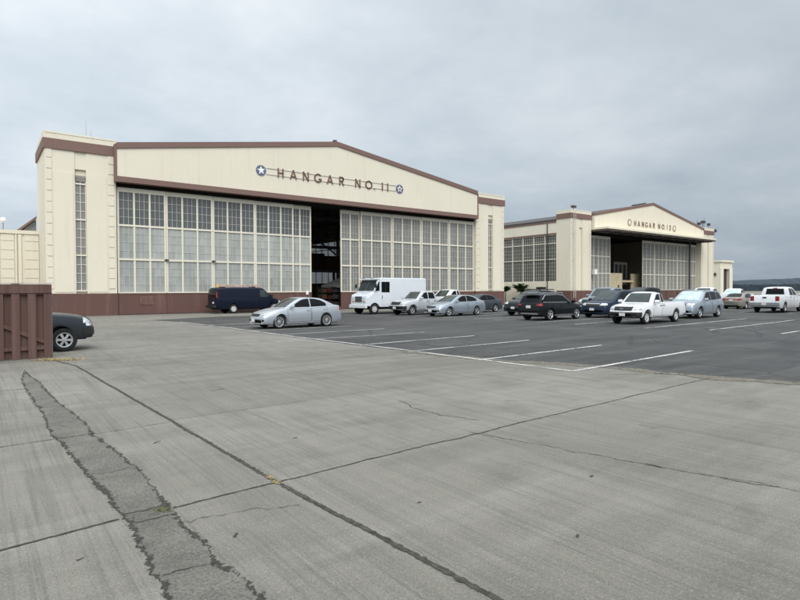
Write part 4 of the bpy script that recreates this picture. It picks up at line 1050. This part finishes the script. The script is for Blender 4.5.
# ---------------------------------------------------------------- planting by the far hangar
LEAF = mat('palm_leaf', (.035, .055, .02), .6, var=.4, vscale=3); BARK = mat('palm_bark', (.11, .08, .055), .9, var=.3, vscale=8)
def palm(x, y, h, r, n, label, seed):
    rnd = random.Random(seed); e = empty('palm_plant', (x, y, 0), 0, label, 'plant', 'palms beside the far hangar')
    MB().tube((0, 0, 0), (.05, .02, h), .10, .07).build('trunk', BARK, e)
    m = MB()
    for k in range(n):
        a = 2 * pi * k / n + rnd.uniform(-.3, .3); up = rnd.uniform(.15, 2.4); prev = Vector((.05, .02, h)); d = Vector((cos(a), sin(a), up)).normalized(); L = r * rnd.uniform(.8, 1.15); ns = 7
        for s in range(ns):
            nd = (d + Vector((0, 0, -.12 * s))).normalized(); nx = prev + nd * (L / ns)
            m.bar(prev, nx, .045, .03)
            side = nd.cross(Vector((0, 0, 1))).normalized()
            for t in (.25, .75):
                q = prev.lerp(nx, t); ll = .42 * r * (1 - abs((s + t) / ns - .45)) * rnd.uniform(.7, 1.1)
                for sg in (1, -1):
                    tip = q + side * (sg * ll) + nd * (ll * .5) + Vector((0, 0, -.28 * ll)); w_ = nd * .11
                    m.add([q - w_, q + w_, tip + w_ * .15], [(0, 1, 2)])
            prev = nx
    m.build('fronds', LEAF, e)
palm(64.4, 55.3, 1.5, 1.5, 30, 'small bushy palm under the side windows of the far hangar', 3)
palm(64.3, 58.2, 1.5, 1.2, 22, 'smaller palm at the corner of the near hangar tower, left of the bushy palm', 5)

# ================================================================== GROUND
def ground_coords(k): return k.obj()
CONC, k, p = mat0('concrete_apron'); p.inputs['Roughness'].default_value = .85; p.inputs['Specular IOR Level'].default_value = .3
o_ = k.obj()
big = k.noise(o_, .13, 6, .6); mid = k.noise(o_, .9, 7, .65); fine = k.noise(o_, 38, 5, .7); spk = k.noise(o_, 95, 3, .6)
broom = k.noise(k.mapping(o_, (24, .5, 1), (0, 0, radians(3))), 1.0, 5, .66); broom2 = k.noise(k.mapping(o_, (5, .25, 1), (0, 0, radians(2))), 1.0, 5, .6)
cross = k.noise(k.mapping(o_, (.2, 1.7, 1), (0, 0, radians(-3))), 1.0, 5, .62)
reg = k.noise(o_, .35, 3, .5)      # where the broom finish has worn through
sp_ = k.new('ShaderNodeSeparateXYZ'); k.link(o_, sp_.inputs[0])
sx_ = k.math('FLOOR', k.math('DIVIDE', k.math('SUBTRACT', sp_.outputs[0], 2.15), 7.6)); sy_ = k.math('FLOOR', k.math('DIVIDE', k.math('SUBTRACT', sp_.outputs[1], 4.78), 3.2))
cv_ = k.new('ShaderNodeCombineXYZ'); k.link(sx_, cv_.inputs[0]); k.link(sy_, cv_.inputs[1])
slab = k.new('ShaderNodeTexWhiteNoise', noise_dimensions='2D'); k.link(cv_.outputs[0], slab.inputs['Vector'])
c = k.mix((.138, .129, .110), (.240, .226, .197), k.ramp(k.math('ADD', k.math('MULTIPLY', big, .88), k.math('MULTIPLY', slab.outputs['Value'], .10)), (.30, (0, 0, 0)), (.66, (1, 1, 1))))
c = k.mix(c, (.100, .094, .082), k.math('MULTIPLY', k.ramp(mid, (.48, (0, 0, 0)), (.74, (1, 1, 1))), .60))
c = k.mix(c, (.280, .266, .236), k.math('MULTIPLY', k.ramp(cross, (.48, (0, 0, 0)), (.72, (1, 1, 1))), .52))
c = k.mix(c, (.10, .095, .084), k.math('MULTIPLY', k.ramp(broom2, (.49, (0, 0, 0)), (.72, (1, 1, 1))), .40))
c = k.mix(c, (.09, .086, .076), k.math('MULTIPLY', k.math('MULTIPLY', k.ramp(broom, (.47, (0, 0, 0)), (.68, (1, 1, 1))), k.ramp(reg, (.35, (.45, .45, .45)), (.62, (1, 1, 1)))), .62))
c = k.mix(c, (.33, .315, .28), k.math('MULTIPLY', k.ramp(fine, (.52, (0, 0, 0)), (.68, (1, 1, 1))), .38))
c = k.mix(c, (.05, .047, .042), k.math('MULTIPLY', k.ramp(spk, (.53, (0, 0, 0)), (.64, (1, 1, 1))), .62))
sps = k.noise(o_, 1.7, 3, .55)
c = k.mix(c, (.085, .081, .072), k.math('MULTIPLY', k.ramp(sps, (.66, (0, 0, 0)), (.76, (1, 1, 1))), .45))
k.link(c, p.inputs['Base Color'])
b_ = k.new('ShaderNodeBump'); b_.inputs['Strength'].default_value = .4; b_.inputs['Distance'].default_value = .012
k.link(k.math('ADD', k.math('MULTIPLY', broom, .8), k.math('ADD', fine, spk)), b_.inputs['Height']); k.link(b_.outputs[0], p.inputs['Normal'])

ASPH, k, p = mat0('asphalt_lot'); p.inputs['Roughness'].default_value = .8; p.inputs['Specular IOR Level'].default_value = .35
o_ = k.obj(); big = k.noise(o_, .22, 6, .62); fine = k.noise(o_, 45, 4, .65); st = k.noise(k.mapping(o_, (.25, 1.3, 1)), .8, 5, .6)
c = k.mix((.033, .033, .033), (.068, .067, .065), k.ramp(big, (.32, (0, 0, 0)), (.68, (1, 1, 1))))
c = k.mix(c, (.125, .121, .112), k.math('MULTIPLY', k.ramp(st, (.48, (0, 0, 0)), (.78, (1, 1, 1))), .6))
m2_ = k.noise(o_, 1.6, 6, .7); c = k.mix(c, (.040, .040, .041), k.math('MULTIPLY', k.ramp(m2_, (.50, (0, 0, 0)), (.72, (1, 1, 1))), .5))
tv = k.new('ShaderNodeTexVoronoi', feature='DISTANCE_TO_EDGE'); tv.inputs['Scale'].default_value = .22; k.link(k.mapping(o_, (1, 1, 1), (0, 0, .2)), tv.inputs['Vector'])
c = k.mix(c, (.022, .022, .022), k.math('MULTIPLY', k.ramp(tv.outputs['Distance'], (.0, (1, 1, 1)), (.012, (0, 0, 0))), .6))
c = k.mix(c, (.035, .035, .036), k.math('MULTIPLY', k.ramp(fine, (.48, (0, 0, 0)), (.7, (1, 1, 1))), .45))
oil = k.noise(o_, .9, 3, .5); c = k.mix(c, (.03, .03, .032), k.math('MULTIPLY', k.ramp(oil, (.62, (0, 0, 0)), (.72, (1, 1, 1))), .5))
k.link(c, p.inputs['Base Color'])
b_ = k.new('ShaderNodeBump'); b_.inputs['Strength'].default_value = .4; b_.inputs['Distance'].default_value = .012; k.link(fine, b_.inputs['Height']); k.link(b_.outputs[0], p.inputs['Normal'])

PATCH, k, p = mat0('worn_asphalt_trench'); p.inputs['Roughness'].default_value = .9; p.inputs['Specular IOR Level'].default_value = .2
o_ = k.obj(); big = k.noise(o_, 1.6, 6, .68); fine = k.noise(o_, 48, 5, .72); vor = k.new('ShaderNodeTexVoronoi'); vor.inputs['Scale'].default_value = 62; k.link(o_, vor.inputs['Vector'])
at = k.new('ShaderNodeAttribute', attribute_name='edge')
e1 = k.noise(o_, 5, 3, .6); e2 = k.noise(o_, 19, 6, .75)
e = k.math('ADD', at.outputs['Fac'], k.math('ADD', k.math('MULTIPLY', k.math('SUBTRACT', e1, .5), .10), k.math('MULTIPLY', k.math('SUBTRACT', e2, .5), .16)))
wid = k.math('MULTIPLY', k.ramp(k.noise(o_, 2.6, 4, .7), (.42, (.10, .10, .10)), (.76, (1, 1, 1))), .075)
c = k.mix((.130, .122, .107), (.225, .213, .188), k.ramp(big, (.3, (0, 0, 0)), (.7, (1, 1, 1))))
c = k.mix(c, (.045, .044, .041), k.math('MULTIPLY', k.ramp(fine, (.44, (0, 0, 0)), (.62, (1, 1, 1))), .60))
c = k.mix(c, (.32, .31, .275), k.math('MULTIPLY', k.ramp(vor.outputs['Distance'], (.10, (1, 1, 1)), (.30, (0, 0, 0))), k.math('MULTIPLY', k.ramp(big, (.4, (0, 0, 0)), (.6, (1, 1, 1))), .6)))
cd_ = k.mix((.030, .029, .026), (.085, .080, .070), k.ramp(fine, (.35, (0, 0, 0)), (.65, (1, 1, 1))))
band = k.ramp(k.math('DIVIDE', k.math('ADD', e, wid), .012), (.0, (0, 0, 0)), (1.0, (1, 1, 1)))
pot = k.ramp(k.noise(k.mapping(o_, (1, 1, 1), (0, 0, 0), (2.3, .7, 0)), 3.2, 6, .7), (.62, (0, 0, 0)), (.68, (.8, .8, .8)))
c = k.mix(c, cd_, k.math('MAXIMUM', band, pot))
k.link(c, p.inputs['Base Color']); k.link(k.ramp(k.math('MULTIPLY', e, 200), (.0, (1, 1, 1)), (1.0, (0, 0, 0))), p.inputs['Alpha'])
b_ = k.new('ShaderNodeBump'); b_.inputs['Strength'].default_value = .8; b_.inputs['Distance'].default_value = .018; k.link(k.math('SUBTRACT', fine, k.math('MULTIPLY', band, .8)), b_.inputs['Height']); k.link(b_.outputs[0], p.inputs['Normal'])
CRACK = mat('crack_filler', (.062, .058, .051), .95, spec=.15, var=.5, vscale=12, bump=.6, bscale=50)
CRACKB = mat('broken_filler', (.075, .071, .064), .95, spec=.15, var=.55, vscale=30, bump=.8, bscale=70)
CRACKL = mat('joint_sealant', (.085, .080, .070), .95, spec=.15, var=.5, vscale=9, bump=.5, bscale=60)
PAINTL, k, p = mat0('road_paint'); p.inputs['Roughness'].default_value = .7; o_ = k.obj()
w1 = k.noise(o_, 11, 6, .75); w2 = k.noise(o_, .8, 3)
k.link(k.mix((.60, .60, .57), (.36, .36, .34), k.noise(o_, 2.5, 4)), p.inputs['Base Color'])
def ragged(m, a1, a2, s1=14, s2=55, wear=0):
    k = NT(m); p = k.n['Principled BSDF']; o_ = k.obj(); at = k.new('ShaderNodeAttribute', attribute_name='edge')
    e = k.math('ADD', at.outputs['Fac'], k.math('ADD', k.math('MULTIPLY', k.math('SUBTRACT', k.noise(o_, s1, 4, .65), .5), a1), k.math('MULTIPLY', k.math('SUBTRACT', k.noise(o_, s2, 4, .7), .5), a2)))
    al = k.ramp(k.math('MULTIPLY', e, 8), (.0, (1, 1, 1)), (1.0, (0, 0, 0)))
    if wear: al = k.mix(al, (0, 0, 0), k.math('MULTIPLY', k.ramp(k.math('ADD', k.math('MULTIPLY', k.noise(o_, 16, 6, .75), .7), k.math('MULTIPLY', k.noise(o_, .9, 3), .5)), (.60, (0, 0, 0)), (.70, (1, 1, 1))), wear))
    k.link(al, p.inputs['Alpha'])
ragged(PAINTL, .35, .35, 9, 45, .85); ragged(CRACK, 2.0, 1.5); ragged(CRACKL, 2.4, 2.0)
DIRT = mat('edge_dirt', (.150, .138, .114), .95, spec=.1, var=.4, vscale=9, bump=.5); ragged(DIRT, 5.5, 3.0, 1.3, 16)
FIELD = mat('field', (.12, .12, .09), .9, var=.25, vscale=.02)

def sheet(name, pts, z, m, kind='structure'):
    me = bpy.data.meshes.new(name); me.from_pydata([(x, y, z) for x, y in pts], [], [tuple(range(len(pts)))]); me.update()
    if me.polygons[0].normal.z < 0: me.flip_normals()
    o = link(name, me, m); o['kind'] = kind; return o
sheet('terrain', [(-3000, -3000), (3500, -3000), (3500, 3500), (-3000, 3500)], -.08, FIELD)
sheet('concrete_apron', [(-120, -80), (420, -80), (420, 260), (-120, 260)], 0, CONC)
rg = random.Random(5)
def jag(pts, step, amp):
    out = []
    for (a, b), (c_, d) in zip(pts, pts[1:]):
        n = max(1, int(math.hypot(c_ - a, d - b) / step))
        for i in range(n): t = i / n; out.append((a + (c_ - a) * t + rg.gauss(0, amp), b + (d - b) * t + rg.gauss(0, amp)))
    out.append(pts[-1]); return out
edge = jag([(12.9, 2.2), (12.2, 3.77), (12.01, 4.37), (11.65, 5.13), (11.55, 6.4), (11.43, 7.36), (11.09, 8.31), (10.55, 9.4), (10.02, 11.5), (9.95, 13.3), (9.72, 17), (9.68, 19.2), (9.55, 24.0), (9.5, 27), (9.2, 31), (9.3, 33.5), (8.6, 36.5)], .22, .022)
poly = edge + [(13, 38.3), (30, 38.8), (62, 40), (400, 46), (400, -40), (40, -40), (20, -8)]
sheet('asphalt_lot', poly, .004, ASPH)

def strip(name, pts, w, z, m, step=.06, amp=.012, wj=.45, kind='structure'):
    """ragged ribbon: a crack, a joint or a worn painted line"""
    P = []
    for (a, b), (c_, d) in zip(pts, pts[1:]):
        n = max(1, int(math.hypot(c_ - a, d - b) / step))
        P += [(a + (c_ - a) * i / n, b + (d - b) * i / n) for i in range(n)]
    P.append(pts[-1]); vs = []; ed = []; off = 0
    for i, (x, y) in enumerate(P):
        q = P[min(i + 1, len(P) - 1)]; q0 = P[max(0, i - 1)]; d = Vector((q[0] - q0[0], q[1] - q0[1])).normalized(); nn = Vector((-d.y, d.x))
        off = off * .8 + rg.gauss(0, amp); ww = w / 2
        e_ = max(.25, 1 + rg.gauss(0, wj * .35)); o1 = ww * e_
        for t in (2.0, 0, -2.0): vs.append((x + nn.x * (off + o1 * t), y + nn.y * (off + o1 * t), z)); ed.append(abs(t) - 1.0)
    fs = [(3 * i + q, 3 * i + q + 1, 3 * i + q + 4, 3 * i + q + 3) for i in range(len(P) - 1) for q in (0, 1)]
    me = bpy.data.meshes.new(name); me.from_pydata(vs, [], fs); me.update()
    if me.polygons[0].normal.z < 0: me.flip_normals()
    me.attributes.new('edge', 'FLOAT', 'POINT').data.foreach_set('value', ed)
    o = link(name, me, m); o['kind'] = kind; return o
# slab joints and cracks
strip('expansion_joint', [(1.56, 16.9), (1.87, 15.28), (1.97, 12), (2.10, 8), (2.19, 4.78), (2.36, 2.18), (2.42, .8)], .042, .006, CRACK, .05, .0025, .35)
strip('expansion_joint', [(-.6, 4.66), (.1, 4.69), (.86, 4.76)], .022, .006, CRACK, .05, .004, .4)
strip('expansion_joint', [(1.25, 4.74), (2.17, 4.79)], .016, .006, CRACK, .05, .004, .4)
strip('expansion_joint', [(2.2, 4.79), (4, 4.87), (7, 4.99), (11.6, 5.12)], .017, .006, CRACK, .06, .006, .5)
strip('expansion_joint', [(-3, 7.8), (.72, 7.83)], .012, .006, CRACKL, .06, .004, .5)
strip('expansion_joint', [(1.15, 7.8), (2.08, 7.9)], .010, .006, CRACKL, .06, .004, .5)
strip('expansion_joint', [(2.10, 8.0), (6.2, 8.2), (10.2, 8.35)], .006, .006, CRACKL, .06, .004, .6)
strip('expansion_joint', [(-3, 12.1), (.66, 12.25)], .02, .006, CRACKL, .06, .006, .5)
strip('surface_crack', [(5.39, 7.12), (5.25, 6.64), (5.23, 5.97), (5.41, 5.36)], .010, .006, CRACK, .03, .012, .7)
strip('surface_crack', [(4.89, 5.02), (5.16, 3.86), (5.41, 2.9), (5.69, 1.83), (5.9, 1.0)], .009, .006, CRACKL, .03, .010, .8)
strip('surface_crack', [(5.385, 3.0), (5.40, 2.83)], .020, .007, CRACK, .02, .006, .6)
strip('surface_crack', [(5.52, 2.35), (5.66, 1.95)], .012, .007, CRACK, .02, .006, .6)
strip('surface_crack', [(1.2, 4.42), (1.75, 4.3), (2.1, 4.15)], .006, .006, CRACKL, .03, .012, .8)
strip('surface_crack', [(10.6, 6.6), (11.0, 6.2), (11.6, 5.9)], .02, .006, CRACKL, .04, .02, .7)
for x, y, a, l in ((3.3, 9.9, .4, .28), (1.45, 3.9, 1, .07), (.5, 4.2, .3, .05), (4.6, 3.1, 0, .05), (3.0, 6.1, .2, .06), (1.62, 6.9, .6, .10), (3.4, 2.4, .5, .05), (2.9, 3.6, .2, .04)):
    strip('surface_crack', [(x, y), (x + l * cos(a), y + l * sin(a))], .018, .007, CRACK, .015, .004, .6)
# long asphalt filled trench with crumbling edges
pl = [(.70, 15.4), (.66, 14.2), (.67, 13.41), (.70, 11.37), (.74, 9.5), (.71, 7.99), (.76, 7.66), (.81, 6.44), (.84, 5.83), (.87, 5.21), (.90, 4.85), (.89, 4.54), (.88, 4.15), (.86, 3.78), (.87, 3.54), (.82, 3.2), (.84, 2.6), (.82, 1.6), (.84, .6)]
pr = [(1.02, 15.4), (.95, 14.2), (.96, 13.34), (.99, 11.38), (1.03, 10.26), (1.15, 8.7), (1.14, 7.77), (1.20, 7.11), (1.26, 6.05), (1.26, 5.43), (1.24, 4.9), (1.23, 4.46), (1.25, 4.02), (1.24, 3.56), (1.29, 3.29), (1.30, 2.8), (1.31, 1.8), (1.33, .6)]
vs = []; ed = []; ny = 300
for i in range(ny + 1):
    y = .6 + 14.6 * i / ny; xa = interp([(b, a) for a, b in pl[::-1]], y); xb = interp([(b, a) for a, b in pr[::-1]], y); h_ = (xb - xa) / 2
    for x, d in ((xa - .14, .14), (xa, 0), ((xa + xb) / 2, -h_), (xb, 0), (xb + .14, .14)): vs.append((x, y, .004)); ed.append(d + max(0, y - 13.0) * .07)
me = bpy.data.meshes.new('trench_patch'); me.from_pydata(vs, [], [(i * 5 + q, i * 5 + q + 1, i * 5 + q + 6, i * 5 + q + 5) for i in range(ny) for q in range(4)])
a_ = me.attributes.new('edge', 'FLOAT', 'POINT'); a_.data.foreach_set('value', ed); me.update()
o = link('trench_patch', me, PATCH); o['kind'] = 'structure'
for y, x0, x1, w in ((7.82, .74, 1.14, .014), (4.84, .9, 1.25, .012), (4.62, .92, 1.22, .008), (6.1, .84, 1.24, .006), (3.62, .9, 1.24, .008)):
    strip('surface_crack', [(x0, y), ((x0 + x1) / 2, y + rg.uniform(-.06, .06)), (x1, y + rg.uniform(-.04, .04))], w, .0085, CRACK, .03, .01, .7)
MARK = mat('rubber_mark', (.030, .030, .030), .8, var=.3, vscale=3); ragged(MARK, 2.5, 1.5, 1.2, 20)
for cx_, cy_, r0, a0, a1, w in ((20.5, 18.2, 8.6, -70, 5, .16), (20.5, 18.2, 10.1, -75, 0, .14)):
    strip('tyre_mark', [(cx_ + r0 * cos(radians(a0 + (a1 - a0) * i / 30)), cy_ + r0 * sin(radians(a0 + (a1 - a0) * i / 30))) for i in range(31)], w, .007, MARK, .2, .004, .5)
strip('edge_dirt', edge[:46], .34, .006, DIRT, .2, .01, .4)
OIL = mat('oil_stain', (.022, .021, .020), .55, var=.4, vscale=6); ragged(OIL, 2.4, 1.2, 5, 24)
for i in range(34):
    x_ = rg.choice((11.2, 11.6, 12.4, 27.0, 27.6, 34, 35)) + rg.gauss(0, .7); y_ = rg.uniform(8, 31); strip('oil_stain', [(x_, y_), (x_ + rg.uniform(.15, .5), y_ + rg.uniform(-.1, .1))], rg.uniform(.12, .34), .0065 + i * 2e-5, OIL, .06, .01, .8)
# painted bay lines
def pline(a, b, w=.10): strip('parking_line', [a, b], w, .010, PAINTL, .12, .0015, .08)
pl_ = [(9.33, 33.32), (9.67, 26.28), (9.78, 19.21), (10.1, 13.34), (10.28, 7.37)]
strip('parking_line', pl_, .11, .0095, PAINTL, .15, .001, .06)
for a, b in (((10.28, 7.37), (16.37, 7.70)), ((10.10, 10.03), (15.81, 10.25)), ((9.95, 12.72), (15.41, 12.86)), ((9.85, 15.2), (15.34, 15.5)), ((9.8, 18.1), (15.04, 18.15)), ((9.75, 20.85), (14.95, 20.95)), ((9.7, 23.6), (15, 23.8)), ((9.65, 26.4), (15, 26.6)), ((9.55, 29.2), (15, 29.4))): pline(a, b)
for y in (5.6, 8.41, 11.1, 13.5, 17.2, 19.6, 22.7, 24.4, 27.3, 30.2, 33.3): pline((24.2 if y > 9 and y != 11.1 else 25.2, y + .02), (36.7, y + .55))
for y in (9.0, 12.2, 15.1, 18.4, 21, 23.7, 26.4): pline((46.5, y), (57, y + .45))

# dry weeds
GRASSD = mat('dry_grass', (.33, .25, .11), .9, var=.4, vscale=9); WEED = mat('joint_weed', (.075, .080, .028), .8, var=.4, vscale=30)
def tuft(name, spots, n, h, m, sx, sy, lay=.8):
    mb = MB()
    for cx, cy in spots:
        for _ in range(n):
            x = cx + rg.gauss(0, sx); y = cy + rg.gauss(0, sy); a = rg.uniform(0, 2 * pi); hh = h * rg.uniform(.4, 1.2); w = .006
            tx, ty = x + cos(a) * hh * lay * rg.uniform(.4, 1.3), y + sin(a) * hh * lay * rg.uniform(.4, 1.3)
            mb.add([(x - w * sin(a), y + w * cos(a), .008), (x + w * sin(a), y - w * cos(a), .008), (tx, ty, hh * rg.uniform(.3, 1))], [(0, 1, 2)])
    o = mb.build(name, m); o['kind'] = 'stuff'; return o
tuft('dry_grass', [(1.35, 17.05), (1.55, 16.95), (1.75, 16.75), (1.95, 16.6)], 170, .08, GRASSD, .14, .10, 1.4)
tuft('joint_weeds', [(1.17, 4.76), (1.20, 4.72)], 90, .022, WEED, .025, .03)
tuft('joint_weeds', [(2.18, 4.80), (2.19, 4.95)], 70, .016, GRASSD, .015, .04)
tuft('wall_weeds', [(5.0 + i * .25, 45.72) for i in range(6)], 50, .12, WEED, .15, .08)

# distant land on the right
HILL = mat('far_hill', (.050, .066, .082), .95, var=.25, vscale=.02, spec=.1); HILL2 = mat('far_trees', (.020, .027, .033), .95, var=.4, vscale=.05, spec=.1)
def ridge(name, pts, depth, m, seed, rough, step, kind):
    r_ = random.Random(seed); P = []
    for (a, b, h), (c_, d, h2_) in zip(pts, pts[1:]):
        n = max(1, int(math.hypot(c_ - a, d - b) / step))
        P += [(a + (c_ - a) * i / n, b + (d - b) * i / n, h + (h2_ - h) * i / n) for i in range(n)]
    vs = []; 
    for x, y, h in P:
        u = Vector((x, y)).normalized(); hh = h * (1 + r_.uniform(-rough, rough))
        vs += [(x - u.x * depth * .4, y - u.y * depth * .4, -.5), (x - u.x * depth * .15, y - u.y * depth * .15, hh * .8), (x, y, hh), (x + u.x * depth, y + u.y * depth, -.5)]
    fs = []
    for i in range(len(P) - 1):
        for j in range(3): a = i * 4 + j; fs.append((a, a + 4, a + 5, a + 1))
    mb = MB(); mb.add(vs, fs); o = mb.build(name, m, None, 50); o['kind'] = kind; return o
ridge('hills', [(-1500, 900, 14), (-400, 1300, 18), (500, 1100, 16), (780, 560, 13), (855, 350, 13.4), (978, 350, 16.6), (1128, 350, 20.4), (1300, 200, 24), (1450, -200, 25), (1200, -900, 20)], 160, HILL, 2, .02, 18, 'structure')
ridge('far_trees', [(470, 230, 5.4), (560, 200, 5.8), (640, 190, 6.6), (760, 130, 7.6), (800, -80, 8)], 24, HILL2, 7, .07, 3.5, 'stuff')
# ================================================================== WORLD, LIGHT, CAMERA
SUN_EL, SUN_AZ = 46, 200      # bright patch of cloud, high and behind the viewer's right shoulder
wd = bpy.data.worlds.new('World'); scene.world = wd; wd.use_nodes = True
k = NT(wd); bg = k.n['Background']
sky = k.new('ShaderNodeTexSky', sky_type='NISHITA'); sky.sun_disc = False; sky.sun_elevation = radians(SUN_EL); sky.sun_rotation = radians(SUN_AZ); sky.dust_density = 3
tc = k.new('ShaderNodeTexCoord').outputs['Generated']
sp = k.new('ShaderNodeSeparateXYZ'); k.link(tc, sp.inputs[0])
den = k.math('ADD', k.math('MAXIMUM', sp.outputs[2], 0), .22)
cv = k.new('ShaderNodeCombineXYZ'); k.link(k.math('DIVIDE', sp.outputs[0], den), cv.inputs[0]); k.link(k.math('DIVIDE', sp.outputs[1], den), cv.inputs[1])
n1 = k.noise(cv.outputs[0], .62, 7, .58); n2 = k.noise(k.mapping(cv.outputs[0], (1, 1, 1), (0, 0, .6), (3.1, 1.7, 0)), 1.9, 7, .6)
f = k.math('ADD', k.math('MULTIPLY', n1, .68), k.math('MULTIPLY', n2, .32))
K = 1.0
cl = k.ramp(f, (.35, (.475, .54, .592)), (.50, (.60, .655, .70)), (.62, (.74, .775, .80)))
el = k.ramp(sp.outputs[2], (.0, (.62, .68, .75)), (.16, (.84, .87, .90)), (.5, (1.0, 1.0, 1.0)), (.9, (1.7, 1.68, 1.64)))
cl = k.mix(cl, el, 1.0, 'MULTIPLY')
dt = k.new('ShaderNodeVectorMath', operation='DOT_PRODUCT'); k.link(tc, dt.inputs[0])
dt.inputs[1].default_value = (sin(radians(SUN_AZ)) * cos(radians(SUN_EL)), cos(radians(SUN_AZ)) * cos(radians(SUN_EL)), sin(radians(SUN_EL)))
gl = k.math('ADD', k.math('MULTIPLY', k.math('POWER', k.math('MAXIMUM', dt.outputs['Value'], 0), 2.5), 1.25), 1)   # thinner, brighter cloud round the sun
gv = k.new('ShaderNodeCombineXYZ')
for i_ in range(3): k.link(gl, gv.inputs[i_])
cl = k.mix(cl, gv.outputs[0], 1.0, 'MULTIPLY')
dl = k.new('ShaderNodeVectorMath', operation='DOT_PRODUCT'); k.link(tc, dl.inputs[0]); dl.inputs[1].default_value = (-.42, .38, .82)    # the overcast is thinner towards the left
gl2 = k.math('ADD', k.math('MULTIPLY', dl.outputs['Value'], .42), .86); gv2 = k.new('ShaderNodeCombineXYZ')
for i_ in range(3): k.link(gl2, gv2.inputs[i_])
cl = k.mix(cl, gv2.outputs[0], 1.0, 'MULTIPLY')
sc10 = k.mix(cl, (10.0, 10.0, 10.0), 1.0, 'MULTIPLY')
k.link(k.mix(sky.outputs[0], sc10, .93), bg.inputs['Color']); bg.inputs['Strength'].default_value = .1
sd = bpy.data.lights.new('sun', 'SUN'); sd.energy = 1.4; sd.angle = radians(40); sd.color = (1, .97, .93)
so = bpy.data.objects.new('sun', sd); COL.objects.link(so)
az = radians(SUN_AZ); dv = Vector((sin(az) * cos(radians(SUN_EL)), cos(az) * cos(radians(SUN_EL)), sin(radians(SUN_EL))))
so.rotation_euler = dv.to_track_quat('Z', 'Y').to_euler(); so.location = dv * 80

cd = bpy.data.cameras.new('camera'); cam = bpy.data.objects.new('camera', cd); COL.objects.link(cam); scene.camera = cam
cd.sensor_width = 36; cd.lens = 36 * 558.6 / 800; cd.clip_start = .1; cd.clip_end = 8000
a, p_, r_ = radians(37.163), radians(.99), radians(.229)
fw = Vector((sin(a) * cos(p_), cos(a) * cos(p_), -sin(p_))); rt = Vector((cos(a), -sin(a), 0)); up = rt.cross(fw)
R = cos(r_) * rt - sin(r_) * up; U = sin(r_) * rt + cos(r_) * up
M = Matrix((R, U, -fw)).transposed().to_4x4(); M.translation = Vector((0, 0, 1.774)); cam.matrix_world = M

vs_ = scene.view_settings; vs_.view_transform = 'Standard'; vs_.look = 'None'; vs_.gamma = 1; vs_.exposure = .28; vs_.use_curve_mapping = False
scene.render.engine = 'CYCLES'
scene.cycles.max_bounces = 6
